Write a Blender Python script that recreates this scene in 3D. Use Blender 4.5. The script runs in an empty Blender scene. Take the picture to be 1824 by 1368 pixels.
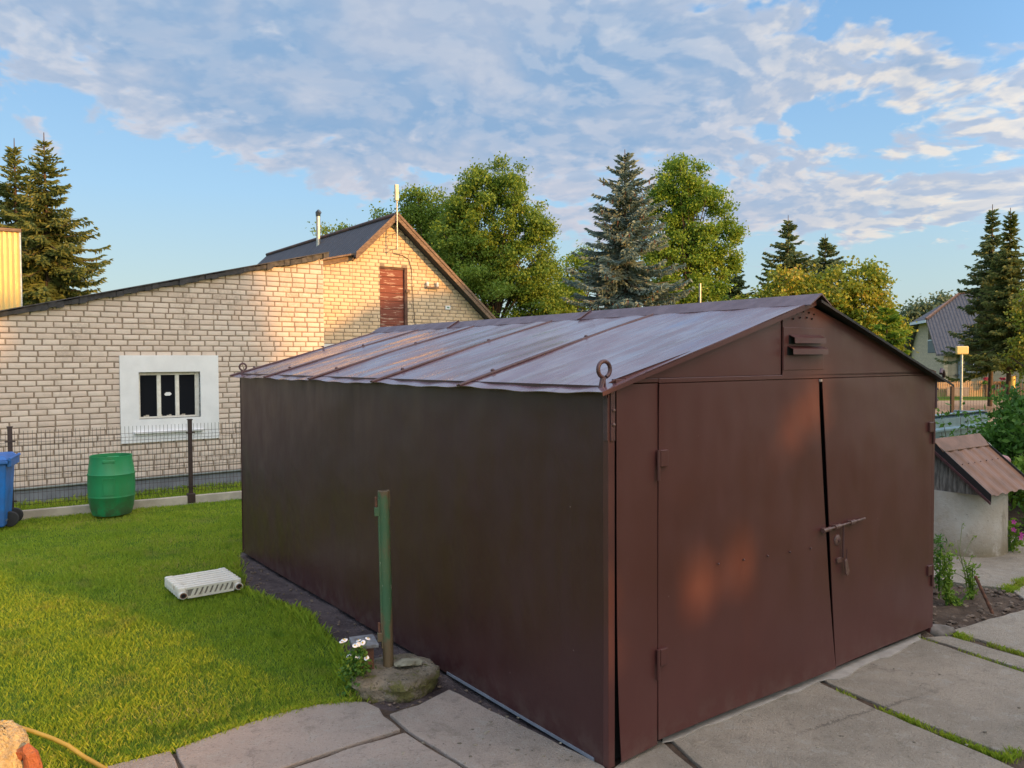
import bpy, bmesh, math, random
import numpy as np
from mathutils import Vector, Matrix
SC = bpy.context.scene
# ------------------------------------------------------------------ camera
f_px = 1417.6; pitch = math.radians(1.75); roll = math.radians(.267); CZ = 2.03
cp, sp, cr, sr = math.cos(pitch), math.sin(pitch), math.cos(roll), math.sin(roll)
FW = Vector((0, cp, -sp)); UP0 = Vector((0, sp, cp)); XX = Vector((1, 0, 0))
RT = XX*cr - UP0*sr; UP = XX*sr + UP0*cr
cam = bpy.data.cameras.new('camera'); camo = bpy.data.objects.new('camera', cam); SC.collection.objects.link(camo)
M = Matrix.Identity(4)
for i in range(3):
    M[i][0] = RT[i]; M[i][1] = UP[i]; M[i][2] = -FW[i]
M[2][3] = CZ
camo.matrix_world = M
cam.sensor_width = 36; cam.lens = 36*f_px/1824; cam.clip_end = 3000; cam.clip_start = .05
SC.camera = camo
SC.render.resolution_x = 1024; SC.render.resolution_y = 768
# ------------------------------------------------------------------ exposure
SC.view_settings.view_transform = 'Standard'; SC.view_settings.look = 'None'
SC.view_settings.exposure = 0.1; SC.view_settings.gamma = 1
# ------------------------------------------------------------------ sun
SUN_EL = math.radians(11); HX, HY = .815, -.580           # horizontal direction towards the sun
TE = math.tan(SUN_EL)
sd_ = Vector((HX*math.cos(SUN_EL), HY*math.cos(SUN_EL), math.sin(SUN_EL)))
sl = bpy.data.lights.new('sun', 'SUN'); sl.energy = 5.0; sl.angle = math.radians(.9); sl.color = (1, .51, .15)
so = bpy.data.objects.new('sun', sl); SC.collection.objects.link(so)
so.rotation_euler = (-sd_).to_track_quat('-Z', 'Y').to_euler()

# ------------------------------------------------------------------ node helper
class G:
    def __init__(s, nt): s.nt = nt
    def n(s, t, **k):
        o = s.nt.nodes.new(t)
        for a, v in k.items(): setattr(o, a, v)
        return o
    def put(s, sock, v):
        if isinstance(v, bpy.types.NodeSocket): s.nt.links.new(v, sock)
        elif v is not None:
            if hasattr(sock.default_value, '__len__') and not hasattr(v, '__len__'): v = [v]*len(sock.default_value)
            if hasattr(v, '__len__') and len(sock.default_value) == 4 and len(v) == 3: v = tuple(v)+(1,)
            sock.default_value = v
    def m(s, op, a, b=None, c=None, clamp=False):
        o = s.n('ShaderNodeMath', operation=op, use_clamp=clamp)
        for i, v in enumerate((a, b, c)):
            if v is not None: s.put(o.inputs[i], v)
        return o.outputs[0]
    def add(s, a, b): return s.m('ADD', a, b)
    def mul(s, a, b): return s.m('MULTIPLY', a, b)
    def sub(s, a, b): return s.m('SUBTRACT', a, b)
    def vm(s, op, a, b=None):
        o = s.n('ShaderNodeVectorMath', operation=op)
        s.put(o.inputs[0], a)
        if b is not None: s.put(o.inputs[1], b)
        return o.outputs['Value'] if op in ('DOT_PRODUCT', 'LENGTH') else o.outputs[0]
    def rng(s, v, a, b, c=0, d=1, smooth=True):
        o = s.n('ShaderNodeMapRange', interpolation_type='SMOOTHSTEP' if smooth else 'LINEAR')
        for i, q in enumerate((v, a, b, c, d)): s.put(o.inputs[i], q)
        return o.outputs[0]
    def mix(s, fac, a, b, blend='MIX'):
        o = s.n('ShaderNodeMix', data_type='RGBA', blend_type=blend)
        s.put(o.inputs[0], fac); s.put(o.inputs[6], a); s.put(o.inputs[7], b)
        return o.outputs[2]
    def noise(s, vec, scale, detail=4, rough=.55, dist=0, dim='3D'):
        o = s.n('ShaderNodeTexNoise', noise_dimensions=dim)
        if vec is not None: s.put(o.inputs['Vector'], vec)
        s.put(o.inputs['Scale'], scale); s.put(o.inputs['Detail'], detail); s.put(o.inputs['Roughness'], rough); s.put(o.inputs['Distortion'], dist)
        return o.outputs[0]
    def ramp(s, v, stops, interp='LINEAR'):
        o = s.n('ShaderNodeValToRGB'); s.put(o.inputs[0], v); cr_ = o.color_ramp; cr_.interpolation = interp
        while len(cr_.elements) < len(stops): cr_.elements.new(1)
        for e, (p, c) in zip(cr_.elements, stops): e.position = p; e.color = tuple(c)+(1,) if len(c) == 3 else c
        return o.outputs[0]
    def comb(s, x, y, z):
        o = s.n('ShaderNodeCombineXYZ')
        for i, v in enumerate((x, y, z)): s.put(o.inputs[i], v)
        return o.outputs[0]
    def sep(s, v):
        o = s.n('ShaderNodeSeparateXYZ'); s.put(o.inputs[0], v); return o.outputs
    def scl(s, v, k):
        return s.vm('MULTIPLY', v, k)

def lin(r, g, b):
    return tuple(((c/255)/12.92 if c <= 10 else ((c/255+.055)/1.055)**2.4) for c in (r, g, b))

# ------------------------------------------------------------------ world
W = bpy.data.worlds.new('World'); SC.world = W; W.use_nodes = True
g = G(W.node_tree); W.node_tree.nodes.clear()
D = g.n('ShaderNodeTexCoord').outputs['Generated']
dx, dy, dz = g.sep(D)[0:3]
hl = g.m('SQRT', g.add(g.mul(dx, dx), g.mul(dy, dy)))
el = g.m('DIVIDE', dz, g.m('MAXIMUM', hl, .02))                  # tan elevation
az = g.m('ARCTAN2', dx, dy)                                      # azimuth from the view direction
sky = g.n('ShaderNodeTexSky', sky_type='NISHITA', sun_disc=False)
sky.sun_elevation = SUN_EL; sky.sun_rotation = math.atan2(HX, HY); sky.air_density = 1.2; sky.dust_density = 1.5
nish = g.scl(sky.outputs[0], (.10, .10, .10))
blue = g.ramp(g.m('MAXIMUM', el, 0), [(0, lin(197, 211, 210)), (.09, lin(183, 211, 221)), (.2, lin(160, 203, 238)), (.34, lin(136, 184, 232)), (.6, lin(102, 160, 218)), (1, lin(80, 135, 200))])
base = g.mix(.12, blue, nish)
base = g.vm('ADD', base, g.scl(nish, (.12, .12, .12)))
# cloud deck on a flat layer
inv = g.m('DIVIDE', 1.45, g.add(g.m('MAXIMUM', dz, 0), .27))
P = g.comb(g.mul(dx, inv), g.mul(dy, inv), 0)
warp = g.noise(P, 1.3, 2)
P2 = g.vm('ADD', P, g.comb(g.mul(warp, .35), g.mul(warp, -.2), 0))
big = g.noise(P2, .9, 3, .5)
mid = g.noise(P2, 3.6, 4, .6, .3)
fine = g.noise(P2, 11, 5, .62, .4)
puff = g.noise(g.vm('ADD', P2, (0, .04, 0)), 8.5, 3, .5)
def blob(ca, ce, ra, re, w, rot=0):
    da = g.sub(az, ca); de = g.sub(el, ce)
    if rot:
        c_, s_ = math.cos(rot), math.sin(rot)
        da, de = g.add(g.mul(da, c_), g.mul(de, s_)), g.sub(g.mul(de, c_), g.mul(da, s_))
    q = g.add(g.m('POWER', g.mul(da, 1/ra), 2), g.m('POWER', g.mul(de, 1/re), 2))
    return g.mul(g.m('EXPONENT', g.mul(q, -1)), w)
def px2(x, y): return (math.atan((x-912)/1417), (641-y)/1417/math.sqrt(1+((x-912)/1417)**2))
def bpx(x, y, rx, ry, w, rot=0):
    a_, e_ = px2(x, y); return blob(a_, e_, rx/1417, ry/1417, w, rot)
cov = g.add(g.mul(g.sub(mid, .5), 1.5), g.mul(g.sub(g.add(g.mul(fine, .35), g.mul(puff, .65)), .5), 1.4))
cov = g.add(cov, g.mul(g.sub(big, .5), .5))
for args in [(700, 60, 560, 190, .62), (900, 170, 420, 130, .45), (1150, 230, 330, 100, .25), (420, 170, 260, 90, .28, -.35), (1520, 370, 440, 70, .42), (1800, 190, 170, 60, .35), (1620, 110, 60, 80, .35), (150, 190, 330, 45, .05), (60, 60, 130, 60, .08),
             (1740, 10, 130, 50, -.45), (1520, 225, 130, 38, -.5), (1650, 300, 120, 26, -.35), (150, 420, 380, 110, -.75), (1650, 470, 500, 60, -.22), (330, 330, 240, 50, -.3, -.3), (1000, 560, 1400, 70, -.35)]:
    cov = g.add(cov, bpx(*args))
cov = g.add(cov, g.rng(el, .5, .9, 0, .3))
dens = g.rng(cov, .0, .26)
thick = g.rng(cov, .06, .55)
edge = g.mix(g.rng(el, .05, .45), lin(208, 203, 212), lin(212, 215, 222))
bright = g.mix(g.rng(az, .2, .5), edge, lin(243, 232, 218))
core = g.mix(g.rng(g.add(g.mul(big, .6), g.mul(mid, .4)), .40, .60), lin(138, 170, 205), lin(172, 186, 208))
core = g.mix(g.rng(g.add(g.mul(puff, .5), g.mul(mid, .5)), .50, .72), core, g.mix(.45, core, bright))
dl = g.vm('ADD', g.scl(P2, (1.035, 1.035, 1)), (-.05, -.02, 0))
na = g.add(g.mul(g.noise(P2, 4.6, 4, .52, .2), .62), g.mul(g.noise(P2, 13, 3, .5), .38)); nb_ = g.add(g.mul(g.noise(dl, 4.6, 4, .52, .2), .62), g.mul(g.noise(dl, 13, 3, .5), .38))
relief = g.rng(g.sub(na, nb_), -.05, .075)
core = g.mix(g.mul(g.mul(relief, .34), g.rng(az, -.3, .45, .6, 1.3)), core, bright)
cl = g.mix(thick, g.mix(relief, lin(186, 196, 214), bright), core)
col = g.mix(g.mul(dens, .93), base, cl)
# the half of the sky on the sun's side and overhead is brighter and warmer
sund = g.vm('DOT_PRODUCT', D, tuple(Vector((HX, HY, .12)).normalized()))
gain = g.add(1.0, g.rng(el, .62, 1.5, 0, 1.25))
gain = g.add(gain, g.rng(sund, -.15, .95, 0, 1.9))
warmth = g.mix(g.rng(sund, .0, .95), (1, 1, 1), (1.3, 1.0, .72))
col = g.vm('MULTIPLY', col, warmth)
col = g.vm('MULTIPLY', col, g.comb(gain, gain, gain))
low = g.rng(dz, -.05, 0)
col = g.mix(low, (.08, .09, .05), col)
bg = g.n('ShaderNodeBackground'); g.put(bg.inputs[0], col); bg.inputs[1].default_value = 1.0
wo = g.n('ShaderNodeOutputWorld'); W.node_tree.links.new(bg.outputs[0], wo.inputs[0])
W.cycles.sampling_method = 'MANUAL'; W.cycles.sample_map_resolution = 512

# ------------------------------------------------------------------ picking points of the place along sight lines (measuring only)
def ray(px, py): return FW + RT*((px-912)/f_px) + UP*((684-py)/f_px)
def gnd(px, py, z=0):
    d = ray(px, py); t = (z-CZ)/d.z; return Vector((d.x*t, d.y*t, z))
def atY(px, py, Y):
    d = ray(px, py); t = Y/d.y; return Vector((d.x*t, Y, CZ+d.z*t))
def pl(px, py, P, n):
    d = ray(px, py); c = Vector((0, 0, CZ)); t = (Vector(P)-c).dot(n)/d.dot(n); return c+d*t
YAW = .6382
AV = Vector((math.cos(YAW), math.sin(YAW), 0)); BV = Vector((-math.sin(YAW), math.cos(YAW), 0))

# ------------------------------------------------------------------ materials
def pmat(name, build):
    m = bpy.data.materials.new(name); m.use_nodes = True; nt = m.node_tree; nt.nodes.clear()
    g = G(nt); out = g.n('ShaderNodeOutputMaterial'); b = g.n('ShaderNodeBsdfPrincipled'); nt.links.new(b.outputs[0], out.inputs[0])
    build(g, b, out); return m
def bump(g, b, h, dist=.01, strength=1.0, normal=None):
    o = g.n('ShaderNodeBump'); g.put(o.inputs['Height'], h); o.inputs['Distance'].default_value = dist; o.inputs['Strength'].default_value = strength
    if normal is not None: g.put(o.inputs['Normal'], normal)
    g.put(b.inputs['Normal'], o.outputs[0]); return o.outputs[0]
def obj_co(g): return g.n('ShaderNodeTexCoord').outputs['Object']
def simple(name, c, c2=None, rough=.6, scale=6, metal=0, bscale=None, bdist=.002, spec=.5, amount=(.35, .65), stretch=(1, 1, 1)):
    c2 = c2 or tuple(x*.75 for x in c)
    def f(g, b, o):
        co = g.scl(obj_co(g), stretch)
        n = g.noise(co, scale, 6, .6)
        g.put(b.inputs['Base Color'], g.mix(g.rng(n, *amount), c, c2))
        g.put(b.inputs['Roughness'], g.rng(n, .3, .7, rough-.07, min(1, rough+.07))); b.inputs['Metallic'].default_value = metal
        b.inputs['Specular IOR Level'].default_value = spec
        bump(g, b, g.noise(co, bscale or scale*6, 4, .6), bdist)
    return pmat(name, f)
def leafmat(name, stops, trans=.35, rough=.55):
    def f(g, b, o):
        r = g.n('ShaderNodeNewGeometry').outputs['Random Per Island']
        n = g.noise(obj_co(g), .9, 3)
        v = g.add(g.mul(r, .55), g.rng(n, .3, .7, 0, .45))
        c = g.ramp(v, stops)
        g.put(b.inputs['Base Color'], c); b.inputs['Roughness'].default_value = rough; b.inputs['Specular IOR Level'].default_value = .3
        t = g.n('ShaderNodeBsdfTranslucent'); g.put(t.inputs[0], c)
        mx = g.n('ShaderNodeMixShader'); mx.inputs[0].default_value = trans
        g.nt.links.new(b.outputs[0], mx.inputs[1]); g.nt.links.new(t.outputs[0], mx.inputs[2]); g.nt.links.new(mx.outputs[0], o.inputs[0])
    return pmat(name, f)

def garage_paint(c, rough, wav, streak=False):
    def f(g, b, o):
        co = obj_co(g)
        n = g.noise(co, 1.1, 4, .55); n2 = g.noise(g.scl(co, (1, 1, .35)), 5, 5, .6)
        cc = g.mix(g.rng(n, .35, .7), c, tuple(x*.9 for x in c))
        cc = g.mix(g.mul(g.rng(n2, .5, .75), .10), cc, (c[0]*1.35, c[1]*1.25, c[2]*1.2))
        vor = g.n('ShaderNodeTexVoronoi'); g.put(vor.inputs['Vector'], co); vor.inputs['Scale'].default_value = 5
        z = g.sep(co)[2]; dirt = g.mul(g.rng(z, .0, .22, 1, 0), g.rng(g.noise(co, 9, 6, .7), .4, .65)); cc = g.mix(g.mul(dirt, .22), cc, (.20, .15, .12)); sp_ = g.rng(vor.outputs['Distance'], .012, .03, 1, 0)
        cc = g.mix(g.mul(sp_, .5), cc, (.3, .2, .17))
        g.put(b.inputs['Base Color'], cc)
        g.put(b.inputs['Roughness'], g.rng(n2, .3, .7, rough-.05, rough+.1))
        b.inputs['Specular IOR Level'].default_value = .5
        h = g.add(g.add(g.mul(g.noise(co, 1.3, 2, .5), wav), g.mul(g.noise(co, 4.5, 3, .5), wav*.06)), g.mul(g.noise(co, 160, 3, .6), .006))
        if streak: h = g.add(h, g.mul(g.noise(g.scl(co, (2.2, 38, 1)), 1.0, 4, .7), .009))
        bump(g, b, h, .05)
    return pmat('brown_gloss_paint', f)
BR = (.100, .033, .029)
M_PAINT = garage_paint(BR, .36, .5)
M_PAINT_SHADE = garage_paint((.062, .020, .019), .38, .6)  # front paint darkened, so the side's shade sits in the colour
M_ROOF = garage_paint((.165, .078, .088), .24, .14, True)
_b = [n for n in M_ROOF.node_tree.nodes if n.type == 'BSDF_PRINCIPLED'][0]
_b.inputs['Specular IOR Level'].default_value = .9; _g = G(M_ROOF.node_tree); _co = obj_co(_g); _s1 = _g.noise(_g.scl(_co, (1.3, 11, 1)), 1.0, 5, .65, .5); _s2 = _g.noise(_g.scl(_co, (1, 1.6, 1)), 1.9, 4, .6)
_f = _g.add(_g.mul(_s1, .6), _g.mul(_s2, .4)); _g.put(_b.inputs['Coat Weight'], _g.rng(_f, .42, .58, .35, .9)); _g.put(_b.inputs['Coat Roughness'], _g.rng(_f, .40, .60, .32, .11)); _b.inputs['Coat IOR'].default_value = 1.7
M_UNDER = simple('near_black_roof_steel', (.022, .016, .018), (.014, .01, .012), .6, 8)  # near-black colour for the whole right slope and its flange
M_SEAM = simple('brown_seam_paint', (.10, .042, .042), (.07, .03, .03), .38, 20)
M_DARK = simple('dark_interior', (.008, .007, .007), rough=.9)  # near-black colour stands in for shade in gaps and holes
M_LOCK = simple('worn_brown_metal', (.16, .085, .07), (.1, .045, .035), .35, 30)

def brickmat(name, c1, c2, dirt=(.2, .15, .11)):
    def f(g, b, o):
        ge = g.n('ShaderNodeNewGeometry'); r = ge.outputs['Random Per Island']; co = obj_co(g)
        c = g.mix(r, c1, c2)
        n = g.noise(co, 7, 5, .6); c = g.mix(g.mul(g.rng(n, .45, .8), .4), c, tuple(x*.72 for x in c1))
        st = g.noise(g.scl(co, (.6, 1, .6)), 1.4, 4, .6)
        c = g.mix(g.mul(g.rng(st, .52, .74), g.rng(g.noise(co, 23, 4, .7), .35, .6, 0, .55)), c, dirt)
        g.put(b.inputs['Base Color'], c); b.inputs['Roughness'].default_value = .9; b.inputs['Specular IOR Level'].default_value = .2
        bump(g, b, g.noise(co, 60, 6, .65), .006)
    return pmat(name, f)
M_BRICK = brickmat('silicate_brick', (.63, .51, .43), (.73, .615, .53))
M_BRICK2 = brickmat('silicate_brick_gable', (.66, .49, .32), (.75, .58, .40))
M_MORTAR = simple('mortar', (.34, .265, .20), (.25, .19, .145), .95, 9, spec=.1)
M_WHITE = simple('white_plaster', (.80, .80, .81), (.73, .73, .74), .85, 3, bscale=60, bdist=.002)
M_FRAME = simple('cream_window_paint', (.80, .77, .70), (.70, .66, .58), .5, 14)
M_GLASS = pmat('window_glass', lambda g, b, o: (g.put(b.inputs['Base Color'], (.012, .014, .018)), g.put(b.inputs['Roughness'], .06), g.put(b.inputs['Specular IOR Level'], .35)))
M_PLINTH = simple('grey_plinth_render', (.22, .235, .27), (.17, .18, .21), .9, 4)
M_GALV = simple('galvanised_steel', (.42, .47, .50), (.30, .34, .37), .38, 9, metal=.75)
M_FENCE = simple('dark_brown_fence_steel', (.05, .028, .025), (.035, .02, .018), .5, 20)
M_CONC = simple('pale_curb_concrete', (.52, .46, .38), (.40, .35, .29), .9, 5)
M_BITUM = simple('black_roofing_felt', (.035, .035, .042), (.02, .02, .024), .6, 12)
M_SLATE = simple('weathered_grey_roofing', (.075, .07, .075), (.045, .042, .045), .75, 6, stretch=(1, 1, 1))
M_OLDW = simple('weathered_wood', (.24, .16, .11), (.13, .085, .06), .85, 9, stretch=(1, 6, 6))
M_TIMB = simple('grey_plank_wood', (.27, .225, .19), (.11, .09, .075), .9, 16, stretch=(3, 3, .5))
M_BARK = simple('tree_bark', (.11, .075, .05), (.06, .042, .03), .95, 8)
M_STEEL = simple('bright_steel_pipe', (.55, .5, .42), (.42, .38, .32), .35, 12, metal=.6)

def slabmat():
    def f(g, b, o):
        co = obj_co(g); x = g.sep(co)[0]
        n = g.noise(co, 1.1, 5, .62, .4); n2 = g.noise(co, 8, 6, .7); n3 = g.noise(co, 70, 4, .75); n4 = g.noise(co, 190, 2, .6)
        warm = g.mix(g.rng(x, -.4, 1.0), (.50, .39, .32), (.46, .38, .295)); cool = g.mix(g.rng(x, -.4, 1.0), (.40, .325, .27), (.345, .29, .225))
        c = g.mix(g.rng(n, .36, .64), warm, cool)
        c = g.mix(g.rng(n2, .52, .70, 0, .5), c, (.20, .175, .14)); c = g.mix(g.rng(n2, .48, .34, 0, .5), c, (.48, .43, .37))
        c = g.mix(g.rng(n3, .60, .70, 0, .55), c, (.60, .55, .47)); c = g.mix(g.rng(n3, .42, .33, 0, .6), c, (.10, .085, .065))
        c = g.mix(g.rng(n4, .64, .70, 0, .7), c, (.66, .62, .54))
        st = g.noise(g.scl(co, (1, 1, 1)), 3.1, 6, .72, .8); c = g.mix(g.rng(st, .58, .72, 0, .5), c, (.15, .135, .085))
        wv = g.vm('ADD', co, g.comb(g.mul(n2, .25), g.mul(n3, .1), 0)); cv = g.n('ShaderNodeTexVoronoi', feature='DISTANCE_TO_EDGE'); g.put(cv.inputs['Vector'], wv); cv.inputs['Scale'].default_value = .55
        ck = g.mul(g.rng(cv.outputs['Distance'], .0, .004, 1, 0), g.rng(g.noise(co, .7, 2), .45, .6)); c = g.mix(g.mul(ck, .55), c, (.06, .05, .04))
        g.put(b.inputs['Base Color'], c); b.inputs['Roughness'].default_value = .88; b.inputs['Specular IOR Level'].default_value = .25
        bump(g, b, g.add(g.mul(n2, .9), g.add(n3, g.mul(n4, .4))), .020)
    return pmat('old_concrete_slab', f)
M_SLAB = slabmat()
def soilmat(name, c1, c2):
    def f(g, b, o):
        co = obj_co(g); n = g.noise(co, 5, 6, .65); n2 = g.noise(co, 38, 6, .7)
        c = g.mix(g.rng(n, .35, .65), c1, c2); c = g.mix(g.rng(n2, .6, .72, 0, .6), c, tuple(min(1, x*2.6) for x in c1))
        g.put(b.inputs['Base Color'], c); b.inputs['Roughness'].default_value = .95; b.inputs['Specular IOR Level'].default_value = .15
        bump(g, b, g.add(n2, g.mul(n, .7)), .03)
    return pmat(name, f)
M_SOIL = soilmat('dry_soil', (.16, .112, .08), (.09, .062, .045))
M_SOIL2 = soilmat('dark_soil', (.15, .115, .11), (.08, .06, .06))
M_ROAD = soilmat('sandy_gravel_road', (.40, .29, .20), (.33, .24, .165))
def turfmat():
    def f(g, b, o):
        co = obj_co(g); n = g.noise(co, 1.1, 4, .6); n2 = g.noise(co, 45, 5, .7)
        c = g.mix(g.rng(n, .3, .7), (.09, .17, .018), (.13, .20, .025)); c = g.mix(g.rng(n2, .4, .7, 0, .7), c, (.035, .06, .01))
        g.put(b.inputs['Base Color'], c); b.inputs['Roughness'].default_value = .95; b.inputs['Specular IOR Level'].default_value = .1
        bump(g, b, n2, .03)
    return pmat('turf', f)
M_TURF = turfmat()
def grassmat():
    def f(g, b, o):
        r = g.n('ShaderNodeNewGeometry').outputs['Random Per Island']; co = obj_co(g)
        n = g.noise(co, .8, 4, .6)
        v = g.add(g.mul(r, .6), g.rng(n, .3, .7, 0, .4))
        c = g.ramp(v, [(0, (.21, .32, .03)), (.4, (.31, .43, .035)), (.75, (.44, .50, .045)), (.9, (.48, .44, .09)), (1, (.56, .45, .20))])
        dry = g.noise(co, 1.7, 5, .68); c = g.mix(g.rng(dry, .54, .70, 0, .6), c, (.36, .34, .09)); lu = g.noise(co, 3.3, 4, .6); c = g.mix(g.rng(lu, .55, .68, 0, .55), c, (.08, .22, .02))
        g.put(b.inputs['Base Color'], c); b.inputs['Roughness'].default_value = .55; b.inputs['Specular IOR Level'].default_value = .25
        t = g.n('ShaderNodeBsdfTranslucent'); g.put(t.inputs[0], c)
        mx = g.n('ShaderNodeMixShader'); mx.inputs[0].default_value = .4
        g.nt.links.new(b.outputs[0], mx.inputs[1]); g.nt.links.new(t.outputs[0], mx.inputs[2]); g.nt.links.new(mx.outputs[0], o.inputs[0])
    return pmat('grass_blades', f)
M_GRASS = grassmat()
M_SPR = leafmat('spruce_needles', [(0, (.10, .14, .04)), (.5, (.17, .21, .06)), (1, (.28, .28, .09))], .25)
M_SPRD = leafmat('spruce_needles_dark', [(0, (.11, .17, .08)), (.5, (.18, .24, .10)), (1, (.27, .30, .12))], .3)
M_SPRB = leafmat('blue_spruce_needles', [(0, (.13, .19, .16)), (.5, (.26, .33, .28)), (1, (.44, .48, .38))], .2)
M_LEAF = leafmat('broad_leaves', [(0, (.11, .19, .025)), (.5, (.17, .26, .03)), (.9, (.25, .32, .04)), (1, (.36, .28, .07))])
M_LEAF2 = leafmat('fresh_broad_leaves', [(0, (.11, .20, .022)), (.5, (.20, .31, .03)), (1, (.32, .38, .055))])
M_LEAFY = leafmat('yellowing_leaves', [(0, (.11, .19, .02)), (.45, (.24, .29, .03)), (.8, (.40, .35, .04)), (1, (.56, .34, .07))])
M_LEAFD = leafmat('shrub_leaves', [(0, (.05, .12, .018)), (.5, (.09, .20, .028)), (1, (.18, .32, .045))])
M_LEAFH = leafmat('haze_tinted_leaves', [(0, (.10, .14, .08)), (.5, (.14, .19, .10)), (1, (.20, .24, .13))])  # greyer greens carry the far haze in the leaf colour

# ------------------------------------------------------------------ object helpers
COL = SC.collection
def tag(o, label=None, cat=None, group=None, kind=None):
    if label: o['label'] = label
    if cat: o['category'] = cat
    if group: o['group'] = group
    if kind: o['kind'] = kind
    return o
def empty(name, loc, rz=0, label=None, cat=None, group=None):
    o = bpy.data.objects.new(name, None); o.location = loc; o.rotation_euler = (0, 0, rz); o.empty_display_size = .2; COL.objects.link(o)
    return tag(o, label, cat, group)
def solid(o, th):
    s = o.modifiers.new('solid', 'SOLIDIFY'); s.thickness = th; s.offset = 0
    e = o.modifiers.new('split', 'EDGE_SPLIT'); e.split_angle = math.radians(40)
class MB:
    def __init__(s): s.v = []; s.f = []
    def poly(s, pts): i = len(s.v); s.v += [tuple(p) for p in pts]; s.f.append(tuple(range(i, i+len(pts)))); return s
    def box(s, x0, x1, y0, y1, z0, z1):
        i = len(s.v)
        s.v += [(x0, y0, z0), (x1, y0, z0), (x1, y1, z0), (x0, y1, z0), (x0, y0, z1), (x1, y0, z1), (x1, y1, z1), (x0, y1, z1)]
        s.f += [tuple(i+k for k in q) for q in ((0, 3, 2, 1), (4, 5, 6, 7), (0, 1, 5, 4), (1, 2, 6, 5), (2, 3, 7, 6), (3, 0, 4, 7))]
        return s
    def prism(s, pts, off):
        """closed polygon pts (3D) extruded by vector off"""
        n = len(pts); i = len(s.v); off = Vector(off)
        s.v += [tuple(p) for p in pts] + [tuple(Vector(p)+off) for p in pts]
        s.f.append(tuple(range(i+n-1, i-1, -1))); s.f.append(tuple(range(i+n, i+2*n)))
        for k in range(n):
            k2 = (k+1) % n; s.f.append((i+k, i+k2, i+n+k2, i+n+k))
        return s
    def tube(s, pts, r, n=8, cap=True):
        pts = [Vector(p) for p in pts]; rs = r if hasattr(r, '__len__') else [r]*len(pts)
        i0 = len(s.v); prev = None
        for k, p in enumerate(pts):
            t = (pts[min(k+1, len(pts)-1)]-pts[max(k-1, 0)])
            t = t.normalized() if t.length > 1e-9 else Vector((0, 0, 1))
            if prev is None:
                a_ = t.orthogonal().normalized()
            else:
                a_ = (prev - t*prev.dot(t)); a_ = a_.normalized() if a_.length > 1e-6 else t.orthogonal().normalized()
            prev = a_; b_ = t.cross(a_)
            for j in range(n):
                an = 2*math.pi*j/n; s.v.append(tuple(p+(a_*math.cos(an)+b_*math.sin(an))*rs[k]))
        for k in range(len(pts)-1):
            for j in range(n):
                j2 = (j+1) % n; a0 = i0+k*n; s.f.append((a0+j, a0+j2, a0+n+j2, a0+n+j))
        if cap:
            s.f.append(tuple(i0+j for j in range(n-1, -1, -1))); e = i0+(len(pts)-1)*n; s.f.append(tuple(e+j for j in range(n)))
        return s
    def lathe(s, prof, n=32, c=(0, 0, 0), cap=True, fn=None):
        i0 = len(s.v)
        for (r, z) in prof:
            for j in range(n):
                an = 2*math.pi*j/n; rr = r if fn is None else r*fn(an, z)
                s.v.append((c[0]+rr*math.cos(an), c[1]+rr*math.sin(an), c[2]+z))
        for k in range(len(prof)-1):
            for j in range(n):
                j2 = (j+1) % n; a0 = i0+k*n; s.f.append((a0+j, a0+j2, a0+n+j2, a0+n+j))
        if cap:
            s.f.append(tuple(i0+j for j in range(n-1, -1, -1))); e = i0+(len(prof)-1)*n; s.f.append(tuple(e+j for j in range(n)))
        return s
    def blobs(s, c, r, seed=0, n=10, amp=.2, sq=(1, 1, 1)):
        rnd = random.Random(seed); ph = [rnd.uniform(0, 6.3) for _ in range(6)]; i0 = len(s.v); m = n
        for k in range(m+1):
            th = math.pi*k/m
            for j in range(2*n):
                p = math.pi*j/n
                q = 1+amp*(math.sin(2*p+ph[0]+2*th)+.6*math.sin(3*p+ph[1])*math.sin(th*3+ph[2])+.4*math.sin(5*p+ph[3]+th*4))*math.sin(th)*.5
                s.v.append((c[0]+r*sq[0]*q*math.sin(th)*math.cos(p), c[1]+r*sq[1]*q*math.sin(th)*math.sin(p), c[2]+r*sq[2]*q*math.cos(th)))
        for k in range(m):
            for j in range(2*n):
                j2 = (j+1) % (2*n); s.f.append((i0+k*2*n+j, i0+(k+1)*2*n+j, i0+(k+1)*2*n+j2, i0+k*2*n+j2))
        return s
    def build(s, name, mat, parent=None, smooth=None, bevel=0, seg=2, fixn=True):
        me = bpy.data.meshes.new(name); me.from_pydata(s.v, [], s.f)
        if fixn:
            bm = bmesh.new(); bm.from_mesh(me); bmesh.ops.remove_doubles(bm, verts=bm.verts, dist=1e-6) if smooth else None
            bmesh.ops.recalc_face_normals(bm, faces=bm.faces); bm.to_mesh(me); bm.free()
        me.materials.append(mat); o = bpy.data.objects.new(name, me); COL.objects.link(o)
        if smooth:
            me.shade_smooth()
            me.set_sharp_from_angle(angle=math.radians(smooth))
        if bevel:
            m = o.modifiers.new('bevel', 'BEVEL'); m.width = bevel; m.segments = seg; m.limit_method = 'ANGLE'; m.angle_limit = math.radians(35)
        if parent: o.parent = parent
        return o
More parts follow.
